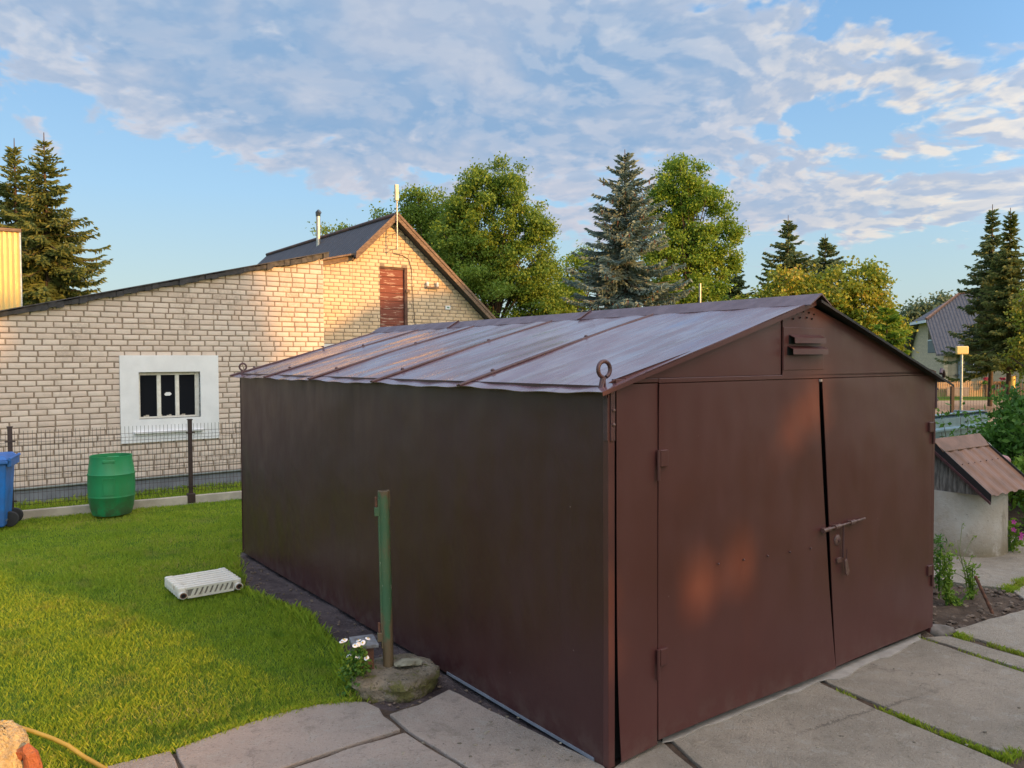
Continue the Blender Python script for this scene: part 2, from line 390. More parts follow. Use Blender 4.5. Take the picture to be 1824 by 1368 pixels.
def quads(name, V, mat, parent=None, nv=4):
    """V: (N,nv,3) array of separate polygons"""
    V = np.asarray(V, dtype=np.float32); N = V.shape[0]; me = bpy.data.meshes.new(name)
    me.vertices.add(N*nv); me.vertices.foreach_set('co', V.reshape(-1))
    me.loops.add(N*nv); me.loops.foreach_set('vertex_index', np.arange(N*nv, dtype=np.int32))
    me.polygons.add(N); me.polygons.foreach_set('loop_start', np.arange(0, N*nv, nv, dtype=np.int32)); me.polygons.foreach_set('loop_total', np.full(N, nv, dtype=np.int32))
    me.update(calc_edges=True); me.materials.append(mat)
    o = bpy.data.objects.new(name, me); COL.objects.link(o)
    if parent: o.parent = parent
    return o

# ================================================================== THE SETTING
def sheet(name, pts, z, mat, kind='structure'):
    m = MB(); m.poly([(p[0], p[1], z) for p in pts]); o = m.build(name, mat, fixn=False); tag(o, kind=kind); return o
sheet('ground', [(-900, -300), (900, -300), (900, 1500), (-900, 1500)], -.06, M_TURF)
def grid_patch(name, inside, x0, x1, y0, y1, step, zfn, mat):
    m = MB(); idx = {}
    nx = int((x1-x0)/step); ny = int((y1-y0)/step)
    for i in range(nx+1):
        for j in range(ny+1):
            x, y = x0+i*step, y0+j*step; idx[i, j] = len(m.v); m.v.append((x, y, zfn(x, y)))
    for i in range(nx):
        for j in range(ny):
            if inside(x0+(i+.5)*step, y0+(j+.5)*step): m.f.append((idx[i, j], idx[i+1, j], idx[i+1, j+1], idx[i, j+1]))
    o = m.build(name, mat, smooth=60, fixn=False); return o
def inpoly(P):
    P = [(p[0], p[1]) for p in P]
    def f(x, y):
        c = False; n = len(P)
        for i in range(n):
            x1, y1 = P[i]; x2, y2 = P[(i+1) % n]
            if (y1 > y) != (y2 > y) and x < (x2-x1)*(y-y1)/(y2-y1)+x1: c = not c
        return c
    return f
def npin(P, X, Y):
    c = np.zeros(X.shape, bool); n = len(P)
    for i in range(n):
        x1, y1 = P[i][0], P[i][1]; x2, y2 = P[(i+1) % n][0], P[(i+1) % n][1]
        if y1 == y2: continue
        c ^= ((y1 > Y) != (y2 > Y)) & (X < (x2-x1)*(Y-y1)/(y2-y1)+x1)
    return c
# slabs -----------------------------------------------------------
SLABS = {
 'a': [(60, 1420), (186, 1366), (303, 1337), (318, 1368), (350, 1440), (200, 1560)],
 'b': [(313, 1334), (440, 1289), (500, 1270), (560, 1256), (615, 1250), (652, 1250), (676, 1262), (684, 1276), (713, 1299), (640, 1322), (520, 1362), (346, 1418)],
 'c': [(349, 1428), (520, 1369), (640, 1328), (721, 1305), (828, 1371), (1000, 1480), (760, 1620), (420, 1600)],
 'd': [(694, 1272), (722, 1262), (745, 1256), (775, 1240), (800, 1228), (930, 1292), (1075, 1364), (1092, 1384), (1010, 1470), (838, 1370), (727, 1301)],
 'e': [(1090, 1370), (1162, 1306), (1246, 1376), (1150, 1450), (1060, 1440)],
 'f': [(1172, 1297), (1440, 1200), (1466, 1219), (1620, 1289), (1782, 1356), (1860, 1395), (1640, 1560), (1420, 1480), (1254, 1370)],
 'g': [(1476, 1216), (1450, 1196), (1620, 1118), (1643, 1137), (1824, 1197), (1990, 1250), (1990, 1262), (1800, 1345), (1640, 1285)],
 'h': [(1647, 1134), (1688, 1131), (1824, 1170), (1900, 1192), (1985, 1216), (1985, 1240), (1824, 1191)],
 'i': [(1692, 1124), (1750, 1106), (1824, 1086), (1900, 1066), (1990, 1090), (1990, 1200), (1824, 1162)],
 'j': [(1610, 1012), (1668, 1030), (1720, 1040), (1790, 1047), (1812, 1036), (1900, 1000), (1850, 955), (1780, 958), (1700, 960), (1620, 975)],
 'k': [(1805, 1052), (1850, 1030), (1940, 1005), (1990, 1040), (1900, 1056), (1824, 1066)],
}
rnd = random.Random(3)
slab_polys = []
slab_labels = {
 'a': 'small sun-warmed concrete slab corner at the bottom left beside the lawn edge',
 'b': 'broken-edged concrete slab between the lawn and the round concrete footing of the green post',
 'c': 'smooth concrete slab at the very bottom, below the joint that meets the lawn slabs',
 'd': 'stained concrete slab along the dark left wall of the garage, next to the green post footing',
 'e': 'small concrete slab right at the near corner of the garage under the narrow door panel',
 'f': 'large speckled concrete slab below the left door leaf of the garage',
 'g': 'large grey concrete slab below the right door leaf of the garage',
 'h': 'narrow concrete slab strip starting at the right foot of the garage',
 'i': 'pinkish concrete slab right of the narrow strip and against the bare soil bed',
 'j': 'concrete apron around the foot of the round well',
 'k': 'small concrete slab past the soil bed at the right edge, beside a grass tuft'}
for k, pp in SLABS.items():
    P = [gnd(x, y) for x, y in pp]; c = sum(P, Vector())/len(P)
    # rough up the outline
    Q = []
    for i, p in enumerate(P):
        q = P[(i+1) % len(P)]; L = (q-p).length; n = max(1, min(14, int(L/.09)))
        d = (q-p).normalized(); nn = Vector((-d.y, d.x, 0))
        for t in range(n): Q.append(p+(q-p)*(t/n)+nn*rnd.uniform(-.006, .006)*(1 if t else .3))
    slab_polys.append([tuple(p) for p in P])
    m = MB(); tilt = rnd.uniform(-.003, .003)
    m.prism([(p.x, p.y, -.07) for p in Q], (0, 0, .07+tilt))
    o = m.build('concrete_slab', M_SLAB, bevel=.006); tag(o, slab_labels[k], 'concrete slab', 'old concrete slabs laid around the garage')
rs_m = random.Random(6); top_ = []; low_ = []
for k in range(26):
    x = 1180+(1640-1180)*k/25; yb = 1322+(1138-1322)*k/25; wdt = (2+3*abs(math.sin(k*.8))+rs_m.uniform(0, 2))*(1+(1.5 if 12 < k < 24 else 0)*abs(math.sin(k*.45)))*(.4 if k in (0, 15, 25) else 1)
    top_.append(gnd(x, yb-8)); low_.append(gnd(x, yb+wdt))
mm_ = MB()
for k in range(25): mm_.prism([tuple(top_[k]), tuple(low_[k]), tuple(low_[k+1]), tuple(top_[k+1])], (0, 0, .007))
o = mm_.build('cement_smear', simple('pale_cement', (.42, .37, .32), (.33, .29, .25), .9, 9)); tag(o, kind='structure')
# soil strip along the garage side and the bed at the right -----------
GO = Vector((.4703, 3.8857, 0)); GW, GL, GH = 3.28, 5.60, 1.90
def gl(u, v, z=0): return GO+AV*u+BV*v+Vector((0, 0, z))
def nz(x, y, s=1.0):
    return (math.sin(x*7.1*s+math.sin(y*5.3*s)*1.7)+math.sin(y*8.7*s+1.3+math.sin(x*6.1*s))+.6*math.sin(x*19*s+y*13*s)+.5*math.sin(x*31*s-y*27*s+2))/3.1
EDGE = [(1075, 1366), (930, 1292), (800, 1228), (770, 1240), (735, 1257), (700, 1262), (676, 1262), (652, 1250), (632, 1238), (625, 1180), (612, 1150), (590, 1128), (548, 1082), (500, 1066), (462, 1052), (436, 1040), (428, 1010), (424, 985), (440, 975)]
LE = [gnd(x, y) for x, y in EDGE]
strip = [tuple(p) for p in LE] + [tuple(gl(.3, 5.9)), tuple(gl(.3, -.1))]
o = grid_patch('soil_strip', inpoly(strip), -4, 1.5, 3.4, 9.6, .035, lambda x, y: -.028+.016*nz(x, y)+.008*nz(x*3, y*3), M_SOIL2); tag(o, kind='structure')
JP = [(665, 1230), (700, 1290), (1010, 1480), (1300, 1480), (1560, 1560), (1990, 1420), (1990, 1060), (1824, 1060), (1660, 1120), (1660, 1200), (1100, 1400)]
sheet('joint_soil', [tuple(gnd(x, y)) for x, y in [(60, 1600), (60, 1424), (186, 1368), (303, 1340), (440, 1292), (560, 1259), (615, 1253), (640, 1252), (700, 1262), (770, 1242), (800, 1228), (1075, 1364), (1172, 1297), (1450, 1196), (1640, 1118), (1700, 1124), (1990, 1060), (1990, 1560)]], -.016, M_SOIL)
bed = [gnd(x, y) for x, y in [(1640, 1135), (1690, 1128), (1750, 1110), (1824, 1090), (1990, 1050), (1990, 1030), (1824, 1058), (1795, 1050), (1720, 1043), (1660, 1034), (1600, 1012), (1560, 1030), (1600, 1120)]]
o = grid_patch('soil_bed', inpoly(bed), 1.5, 6.5, 4.8, 9.0, .035, lambda x, y: -.012+.022*nz(x, y)+.014*nz(x*2.6, y*2.6), M_SOIL); tag(o, kind='structure')
# behind the garage/ right yard soil under bushes
sheet('garden_soil', [(3.4, 7.6), (12, 6.5), (16, 16), (3.4, 14)], -.05, M_SOIL)
# road -----------------------------------------------------------------
o = sheet('road', [(-60, 23.5), (12, 24.5), (60, 25.5), (60, 39.2), (12, 38.2), (-60, 37)], -.04, M_ROAD)
sheet('verge', [(14.5, 28.0), (40, 29.5), (40, 31.6), (19, 30.5)], -.034, M_TURF)

# lawn -----------------------------------------------------------------
lawn = [tuple(p) for p in LE[8:]] + [tuple(gnd(440, 975)+Vector((.4, .5, 0))), (-3.2, 12.4), (-4.07, 11.86), (-4.66, 11.42), (-6.56, 10.24), (-9.8, 8.2), (-9.8, 3.0), (-2.9, 3.0)] + [tuple(gnd(x, y)) for x, y in [(60, 1420), (186, 1363), (303, 1334), (440, 1286), (560, 1253), (615, 1247)]]
o = sheet('lawn', lawn, -.035, M_TURF)
strip2 = [(-3.2, 12.5), (-4.0, 11.98), (-6.6, 10.35), (-9.8, 8.3), (-10.5, 9.2), (-6.9, 11.7), (-4.6, 13.5), (-3.2, 14.2)]
def blades(name, poly, dens, h, w, seed, dens_fn=None):
    rs = np.random.RandomState(seed); P = np.array([(p[0], p[1]) for p in poly]); x0, y0 = P.min(0); x1, y1 = P.max(0)
    N = int((x1-x0)*(y1-y0)*dens); X = rs.uniform(x0, x1, N); Y = rs.uniform(y0, y1, N)
    k = npin(poly, X, Y)
    Yc = np.maximum(Y, 2.5); k &= (np.abs(X) < Yc*.70+.3)
    lod = np.clip((6.0/np.maximum(Y, 3))**1.7, 0, 1); k &= rs.rand(N) < lod
    clump = .5+.5*np.sin(X*5.1+np.sin(Y*3.7)*2)*np.sin(Y*6.3+np.sin(X*4.1)*1.5)
    k &= rs.rand(N) < .55+.45*clump
    X, Y, clump = X[k], Y[k], clump[k]; n = len(X)
    hh = h*(rs.uniform(.45, 1.15, n))*(.7+.5*clump); ww = w*rs.uniform(.7, 1.3, n)*np.clip(Y/6, .8, 2.2)
    an = rs.uniform(0, 2*np.pi, n); la = rs.uniform(0, 2*np.pi, n); ln = rs.uniform(.1, .9, n)*hh
    dx_, dy_ = np.cos(an)*ww/2, np.sin(an)*ww/2; bx, by = np.cos(la)*ln, np.sin(la)*ln
    Z = np.full(n, -.035)
    V = np.zeros((n, 4, 3), np.float32)
    V[:, 0] = np.stack([X-dx_, Y-dy_, Z], 1); V[:, 1] = np.stack([X+dx_, Y+dy_, Z], 1)
    V[:, 2] = np.stack([X+dx_*.6+bx*.45, Y+dy_*.6+by*.45, Z+hh*.65], 1); V[:, 3] = np.stack([X+bx, Y+by, Z+hh], 1)
    o = quads(name, V, M_GRASS); tag(o, kind='stuff'); return o
o = blades('grass', lawn, 15000, .036, .0038, 5); tag(o, 'short mown green grass of the lawn left of the garage', 'grass')
o = blades('grass', strip2, 3500, .07, .006, 6); tag(o, 'shaded grass strip between the wire fence and the brick annex', 'grass')

# ================================================================== GARAGE
gar = empty('garage', GO, YAW, 'dark brown painted sheet metal garage with double doors and a shiny low pitched roof', 'garage')
def sheetmesh(name, P0, eu, ev, nu, nv, fn, mat, parent, th=.004, smooth=True):
    """wavy sheet: P0 corner, eu/ev edge vectors, fn(u,v)->offset vector"""
    m = MB(); P0, eu, ev = Vector(P0), Vector(eu), Vector(ev)
    for i in range(nu+1):
        for j in range(nv+1):
            u, v = i/nu, j/nv; m.v.append(tuple(P0+eu*u+ev*v+Vector(fn(u, v))))
    for i in range(nu):
        for j in range(nv):
            k = i*(nv+1)+j; m.f.append((k, k+1, k+nv+2, k+nv+1))
    o = m.build(name, mat, parent, smooth=50, fixn=False)
    solid(o, th)
    return o
AX, AZ = 1.70, 2.37
# side walls
sw = sheetmesh('side_wall', (0, .03, .0), (0, 2.82, 0), (0, 0, 1.9), 26, 14, lambda u, v: (-.004*u**6-.006*math.sin(math.pi*u)*math.sin(math.pi*v)-.004*math.sin(7*u+3*v)*(1-v), 0, 0), M_PAINT_SHADE, gar)
sheetmesh('side_wall', (.006, 2.83, .0), (0, GL-2.83, 0), (0, 0, 1.9), 26, 14, lambda u, v: (-.007*math.sin(math.pi*u)*math.sin(math.pi*v)+.004*math.sin(8*u+2*v)*(1-v), 0, 0), M_PAINT_SHADE, gar)
MB().box(GW-.006, GW, .02, GL, 0, 1.88).build('side_wall', M_PAINT_SHADE, gar)
MB().prism([(0, 0, 0), (GW, 0, 0), (GW, 0, GH-.02), (AX, 0, AZ-.03), (0, 0, GH-.02)], (0, .006, 0)).build('rear_wall', M_PAINT_SHADE, gar).location = (0, GL, 0)
# front: frame posts, header, gable panels
fp = MB(); fp.box(-.004, .040, -.004, .036, 0, 1.895); fp.build('corner_post', M_PAINT, gar, bevel=.004)
fp = MB(); fp.box(GW-.038, GW+.004, -.004, .036, .0, 1.905); fp.build('corner_post', M_PAINT, gar, bevel=.004)
MB().box(.04, GW-.04, .05, .056, 0, 1.9).build('dark_void', M_DARK, gar)
sheetmesh('door_surround', (.056, .002, .02), (.291, 0, 0), (0, 0, 1.885), 6, 20, lambda u, v: (.012*(1-v)**3*(1-u), -.004*math.sin(9*v)*math.sin(3*u)-.022*(1-v)**6*(1-u), 0), M_PAINT, gar)
MB().box(.352, GW-.04, -.006, .03, 1.905, 1.932).build('header_rail', M_PAINT, gar, bevel=.004)
MB().box(.05, .352, -.003, .03, 1.910, 1.932).build('header_rail', M_PAINT, gar, bevel=.003)
def gz(u): return GH+.012+(AZ-GH-.03)*(u/AX if u < AX else (GW-u)/(GW-AX))
pn = MB(); pn.prism([(.05, 0, 1.934), (1.400, 0, 1.934), (1.400, 0, gz(1.4)), (.0, 0, gz(0))], (0, .005, 0)); pn.build('gable_panel', M_PAINT, gar)
pn = MB(); pn.prism([(1.408, 0, 1.928), (GW, 0, 1.934), (GW, 0, gz(GW)), (AX, 0, gz(AX)), (1.408, 0, gz(1.408))], (0, .005, 0)); pn.build('gable_panel', M_PAINT, gar).location = (0, -.006, 0)
MB().box(1.39, 1.41, .006, .012, 1.9, 2.3).build('panel_backing', M_DARK, gar)
MB().box(1.412, 1.83, -.0105, -.0065, 1.96, 2.215).build('vent_panel', M_PAINT, gar, bevel=.002)
for (u0, u1, z1) in ((1.465, 1.79, 2.172), (1.45, 1.815, 2.105)):
    # top-hinged louvre flap with dark opening underneath
    lv = MB(); lv.prism([(u0, -.010, z1), (u0, -.050, z1-.018), (u0, -.052, z1-.052), (u0, -.049, z1-.052), (u0, -.047, z1-.020), (u0, -.010, z1-.004)], (u1-u0, 0, 0)); lv.build('vent_louvre', M_PAINT, gar)
    MB().box(u0-.004, u1, -.0125, -.0108, z1-.055, z1-.006).build('vent_opening', M_DARK, gar)
for k, (px, py) in enumerate([(1404, 562), (1417, 558), (1429, 555), (1439, 557), (1448, 560), (1411, 568), (1423, 566), (1435, 566), (1444, 568)]):
    q = pl(px, py, GO, BV)-GO; u, z = q.dot(AV), q.z
    mm = MB().tube([(u, -.0125, z), (u, -.0062, z)], .0055, 8); mm.build('vent_hole', M_DARK, gar)
# doors
def door(pts_l, pts_r, zs, bulge):
    m = MB(); n = len(zs); nu = 16
    for j in range(n):
        for i in range(nu+1):
            t = i/nu; u = pts_l[j]+(pts_r[j]-pts_l[j])*t; m.v.append((u, -.004+bulge(t, j/(n-1)), zs[j]))
    for j in range(n-1):
        for i in range(nu): k = j*(nu+1)+i; m.f.append((k, k+1, k+nu+2, k+nu+1))
    return m
zs = [.045, .3, .6, .9, 1.2, 1.5, 1.75, 1.903]
gapl = [1.966, 1.935, 1.902, 1.875, 1.845, 1.815, 1.79, 1.780]
gapr = [1.990, 1.965, 1.938, 1.912, 1.882, 1.850, 1.822, 1.806]
D1 = door([.3505]*8, gapl, zs, lambda t, s: -.002*math.sin(math.pi*t)*math.sin(math.pi*s)-.018*t*t*(1-s)**2+.004*math.sin(6*t+4*s)).build('door_leaf', M_PAINT, gar, smooth=50, fixn=False)
solid(D1, .005)
zs2 = list(zs); zs2[0] = .045
D2 = door(gapr, [GW-.044]*8, zs2, lambda t, s: -.002-.003*math.sin(math.pi*t)*math.sin(math.pi*s)-.004*(1-t)+.003*math.sin(5*t+5*s)).build('door_leaf', M_PAINT, gar, smooth=50, fixn=False)
solid(D2, .005)
MB().tube([(1.79, -.012, 1.9), (1.79, -.012, 1.885)], .012, 10).build('door_plug', simple('pale_plug', (.35, .3, .28)), D1)
for z, dz_ in ((1.55, 0), (.515, 0)):
    h = MB().tube([(.336, -.018, z-.145), (.336, -.018, z+.012)], .0095, 10); hh = h.build('hinge', M_PAINT, D1, smooth=40)
    MB().box(.346, .402, -.026, -.004, z-.075, z+.012).build('hinge_plate', M_PAINT, hh, bevel=.004)
for z in (1.55, .50):
    h = MB().tube([(GW-.042, -.018, z-.15), (GW-.042, -.018, z+.012)], .0095, 10); hh = h.build('hinge', M_PAINT, D2, smooth=40)
    MB().box(GW-.112, GW-.052, -.024, -.006, z-.06, z+.012).build('hinge_plate', M_PAINT, hh, bevel=.004)
for k in range(5):
    u = .812+(1.694-.812)*k/4; z = .9+(.856-.9)*k/4
    MB().blobs((u, -.014-.008*math.sin(math.pi*(u-.356)/1.5), z), .006, k, 5, 0).build('rivet', M_SEAM, D1, smooth=60)
MB().box(.066, .067, -.01, -.004, .2, 1.8)  # (spacing only)
# sliding bolt, lock, hasp
bo = MB().tube([(1.80, -.035, .955), (2.275, -.037, .975)], .008, 10).build('sliding_bolt', M_LOCK, D2, smooth=40)
for (u0, u1) in ((1.795, 1.875), (1.925, 1.985), (2.10, 2.155)):
    MB().tube([(u0, -.035, .955+(u0-1.8)*.042), (u1, -.035, .955+(u1-1.8)*.042)], .014, 12).build('bolt_sleeve', M_LOCK, bo, smooth=40)
    MB().box((u0+u1)/2-.02, (u0+u1)/2+.02, -.03, -.006, .945+(u0-1.8)*.042, .965+(u0-1.8)*.042).build('sleeve_foot', M_LOCK, bo)
MB().tube([(2.035, -.030, .965), (2.035, -.028, .75)], .006, 8).build('bolt_handle', M_SEAM, bo, smooth=40)
lk = MB().lathe([(.001, .012), (.014, .012), (.030, .006), (.036, 0), (.036, -.004)], 20).build('lock_plate', M_LOCK, D2, smooth=50)
lk.rotation_euler = (math.pi/2, 0, 0); lk.location = (1.992, -.014, .866)
MB().lathe([(.001, .018), (.010, .018), (.012, .010)], 14).build('keyhole', M_SEAM, lk, smooth=50)
hp = MB(); hp.box(1.98, 2.035, -.024, -.008, .72, .752); hp.build('hasp', M_LOCK, D2, bevel=.003)
pk = MB(); pk.prism([(2.035, -.045, .73), (2.052, -.045, .745), (2.062, -.045, .73), (2.085, -.045, .66), (2.080, -.045, .638), (2.06, -.045, .630), (2.045, -.045, .645)], (0, .012, 0)); pk.build('padlock_cover', M_LOCK, D2, bevel=.004)
MB().tube([(2.075, -.03, .80), (2.075, -.03, .72)], .0035, 6).build('chain_pin', M_SEAM, D2)
# roof
def slope_pt(u): return GH-.008+(AZ-GH+.012)*(u/AX)
SL = (AZ+.004-GH+.008)/AX
def lroof(u, v): return (0, 0, 0)
seams = [1.22, 2.38, 3.55, 4.63]
def rf_off(u, v):
    vv = v*5.72
    ph = min(abs(vv-s) for s in [0, .0]+seams+[5.72])
    return (0, 0, .008*math.sin(5.3*vv+1)*math.sin(math.pi*u)-.010*(1-u)**8*abs(math.sin(2.7*vv))*1.2+.003*math.sin(17*vv+9*u))
zr = AZ+.012
sheetmesh('roof_slope', (-.075, -.035, GH-.008-.075*SL), (AX+.075, 0, zr-(GH-.008-.075*SL)), (0, 5.72, 0), 22, 90, rf_off, M_ROOF, gar, .004)
SR = (zr-(GH-.03))/(GW-AX)
def rr_off(u, v):
    return (0, 0, .006*math.sin(4*v*5.7)*math.sin(math.pi*u) + (.05*max(0, u-.93)/.07*(1-v)**3 if v < .3 else 0)*.7 + .02*math.sin(9*u)*(1-v)**14*0)
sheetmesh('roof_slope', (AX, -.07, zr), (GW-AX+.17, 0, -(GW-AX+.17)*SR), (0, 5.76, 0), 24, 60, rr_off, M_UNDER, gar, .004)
MB().prism([(-.072, -.040, GH-.026-.075*SL), (AX, -.040, zr-.030), (AX, -.040, zr+.002), (-.075, -.040, GH-.006-.075*SL)], (0, .004, 0)).build('roof_flange', M_PAINT, gar)
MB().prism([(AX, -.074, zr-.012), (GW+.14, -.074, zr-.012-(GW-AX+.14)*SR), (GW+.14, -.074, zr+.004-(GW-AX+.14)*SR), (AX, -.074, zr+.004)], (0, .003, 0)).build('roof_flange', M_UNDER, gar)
for s in seams+[5.655]:
    m = MB(); P_ = []
    for k in range(13):
        u = -.085+(AX+.02)*k/12; P_.append((u, s+.002*math.sin(k*2.1+s), GH-.008+u*SL+.008+.008*math.sin(5.3*s+1)*math.sin(math.pi*k/12)))
    for dv, r in ((-.010, .011), (.014, .007)): m.tube([(p[0], p[1]+dv, p[2]) for p in P_], r, 8)
    sm = m.build('roof_seam', M_SEAM, gar, smooth=60)
    for u in (.17, .95):
        MB().lathe([(.014, 0), (.014, .010), (.008, .016), (.001, .017)], 8, (u, s, GH-.008+u*SL+.018)).build('seam_bolt', M_SEAM, sm)
# ridge cap in three lengths
M_CAP = simple('purple_brown_cap_paint', (.13, .07, .075), (.09, .045, .05), .33, 7)
def cap(v0, v1, dz):
    m = MB(); m.prism([(AX-.12, v0, zr-.12*SL+.004), (AX-.025, v0, zr+.026+dz), (AX+.004, v0, zr+.042+dz), (AX+.03, v0, zr+.024+dz), (AX+.11, v0, zr-.11*SR+.008), (AX+.11, v0, zr-.11*SR+.002), (AX+.028, v0, zr+.016+dz), (AX+.004, v0, zr+.033+dz), (AX-.023, v0, zr+.018+dz), (AX-.12, v0, zr-.12*SL-.002)], (0, v1-v0, 0))
    m.build('ridge_cap', M_CAP, gar, smooth=25)
cap(-.075, 2.02, 0); cap(2.0, 4.0, -.004); cap(3.98, 5.72, 0)
for v in (2.0, 3.99):
    MB().tube([(AX-.14, v, zr-.03), (AX-.11, v, zr-.018), (AX-.03, v, zr+.03), (AX+.004, v, zr+.048)], .006, 6).build('cap_clip', M_SEAM, gar)
# lifting eyes and straps
def eye(u, v, zb, sc_=1):
    m = MB(); P_ = []
    for k in range(21):
        an = -math.pi/2+.35+(2*math.pi-.5)*k/20; P_.append((u+.040*math.cos(an)*sc_, v, zb+.075*sc_+.040*math.sin(an)*sc_))
    m.tube(P_, .0105*sc_, 10); m.tube([(u-.01, v, zb+.04*sc_), (u-.03, v, zb-.03)], .0105*sc_, 8); m.tube([(u-.0, v-.003, zb+.034*sc_), (u-.025, v-.01, zb-.02)], .009*sc_, 8)
    return m.build('lifting_eye', M_SEAM, gar, smooth=60)
eye(.01, .04, GH+.005); eye(.02, 5.56, GH+.0, .9)
st = MB(); st.box(-.010, -.004, -.004, .028, 1.63, 1.84); st.prism([(-.010, -.004, 1.84), (-.010, .028, 1.84), (.012, .05, 1.93), (.012, .03, 1.93)], (-.005, 0, 0))
so_ = st.build('corner_strap', M_SEAM, gar, bevel=.002)
st2 = MB(); st2.box(.006, .034, -.014, -.0045, 1.63, 1.88); so2 = st2.build('corner_strap', M_SEAM, gar, bevel=.002)
for z in (1.78, 1.71): MB().blobs((.02, -.018, z), .009, 1, 5, 0).build('strap_bolt', M_LOCK, so2, smooth=60)
st3 = MB().tube([(GW+.012, .01, 1.93), (GW+.016, .0, 1.86), (GW+.012, -.004, 1.66)], .010, 8); s3 = st3.build('corner_strap', M_SEAM, gar, smooth=60)
for z in (1.80, 1.72): MB().tube([(GW+.012, 0, z), (GW+.04, 0, z)], .009, 8).build('strap_bolt', M_SEAM, s3)
MB().tube([(GW-.08, -.08, GH+.015), (GW-.05, -.07, GH+.045), (GW-.0, -.06, GH+.035), (GW+.03, -.05, GH-.01)], .012, 8).build('lifting_eye', M_SEAM, gar, smooth=60)
# loose base strip along the foot
MB().box(-.010, -.004, .1, 1.5, .0, .016).build('base_strip', M_PLINTH, gar)
sb = MB().blobs(gl(3.33, -.03, .0), .09, 4, 8, .35, (1.3, .9, .55)).build('rough_stone', simple('grey_stone', (.22, .18, .15), (.12, .1, .08), .9, 10), smooth=80); tag(sb, 'rough grey stone propping the right front foot of the garage', 'stone')

# ================================================================== BRICK ANNEX AND HOUSE
def clip(poly, P, n):
    out = []
    for i in range(len(poly)):
        a_, b_ = poly[i], poly[(i+1) % len(poly)]
        da = (a_[0]-P[0])*n[0]+(a_[1]-P[1])*n[1]; db = (b_[0]-P[0])*n[0]+(b_[1]-P[1])*n[1]
        if da >= 0: out.append(a_)
        if (da >= 0) != (db >= 0):
            t = da/(da-db); out.append((a_[0]+(b_[0]-a_[0])*t, a_[1]+(b_[1]-a_[1])*t))
    return out
def shrink(poly, d):
    cx = sum(p[0] for p in poly)/len(poly); cy = sum(p[1] for p in poly)/len(poly); out = []
    for p in poly:
        vx, vy = cx-p[0], cy-p[1]; out.append((p[0]+(d if vx > 0 else -d)*min(1, abs(vx)/(d+.001)), p[1]+(d if vy > 0 else -d)*min(1, abs(vy)/(d+.001))))
    return out
def brickwork(name, outline, holes, mat, parent, seed, bl=.232, bh=.0865, z0=0, split_half=False):
    """outline: CONVEX polygon ccw in (s,z); local y- is outward"""
    r = random.Random(seed); S0 = min(p[0] for p in outline); S1 = max(p[0] for p in outline); Z1 = max(p[1] for p in outline)
    m = MB(); row = 0; z = z0
    while z < Z1:
        s = S0-r.uniform(0, .1)-(bl/2 if row % 2 else 0)
        while s < S1:
            L = bl*(1 if r.random() > .035 else .5)+r.uniform(-.004, .004); g_ = .016
            rects = [(s+g_*.65, s+L-g_*.65, z+g_/2+r.uniform(-.002, .002), z+bh-g_/2+r.uniform(-.002, .002))]
            for (h0, h1, v0, v1) in holes:
                nr = []
                for (a0, a1, b0, b1) in rects:
                    if a1 <= h0 or a0 >= h1 or b1 <= v0 or b0 >= v1: nr.append((a0, a1, b0, b1)); continue
                    if a0 < h0-.02: nr.append((a0, h0, b0, b1))
                    if a1 > h1+.02: nr.append((h1, a1, b0, b1))
                    if b1 > v1+.015 and not (a0 < h0 or a1 > h1): nr.append((a0, a1, max(b0, v1), b1))
                    if b0 < v0-.015 and not (a0 < h0 or a1 > h1): nr.append((a0, a1, b0, min(b1, v0)))
                rects = nr
            for (a0, a1, b0, b1) in rects:
                j = lambda: r.uniform(-.003, .003)
                poly = [(a0+j(), b0+j()), (a1+j(), b0+j()), (a1+j(), b1+j()), (a0+j(), b1+j())]
                for i in range(len(outline)):
                    p, q = outline[i], outline[(i+1) % len(outline)]; nx, ny = -(q[1]-p[1]), q[0]-p[0]
                    poly = clip(poly, p, (nx, ny))
                    if len(poly) < 3: break
                if len(poly) < 3: continue
                ar = abs(sum(poly[i][0]*poly[(i+1) % len(poly)][1]-poly[(i+1) % len(poly)][0]*poly[i][1] for i in range(len(poly))))/2
                if ar < 6e-4: continue
                dep = r.uniform(.006, .010); o1 = poly; o2 = shrink(poly, .003); o3 = shrink(poly, .009); n = len(poly); i0 = len(m.v)
                m.v += [(p[0], 0, p[1]) for p in o1]+[(p[0], -dep*.75, p[1]) for p in o2]+[(p[0], -dep, p[1]) for p in o3]
                for k in range(n):
                    k2 = (k+1) % n; m.f.append((i0+k, i0+k2, i0+n+k2, i0+n+k)); m.f.append((i0+n+k, i0+n+k2, i0+2*n+k2, i0+2*n+k))
                m.f.append(tuple(i0+2*n+k for k in range(n)))
            s += L
        z += bh; row += 1
    return m.build(name, mat, parent, smooth=40, fixn=False)
def frame_of(P0):                                           # local frame: s along AV, y into the wall (BV), z up
    P0 = Vector((P0[0], P0[1], 0))
    def w(px, py): q = pl(px, py, P0, BV)-P0; return (q.dot(AV), q.z)
    return P0, w
A0, aw = frame_of((-5.92, 12.50))
ann = empty('brick_annex', A0, YAW, 'low whitish brick annex with a sloping black felt roof and a white framed window', 'building')
sR, zR = aw(576, 457); sRb = aw(577, 640)[0]; sR = (sR+sRb)/2
pt0 = aw(0, 560); pt1 = aw(575, 456)
slope = (pt1[1]-pt0[1])/(pt1[0]-pt0[0])
def ztop(s): return pt1[1]+(s-pt1[0])*slope-.02
sLft = aw(-160, 640)[0]
wx0, wz1 = aw(212, 633); wx1 = aw(387.5, 633)[0]; wz0 = (aw(217, 790)[1]+aw(389, 780)[1])/2
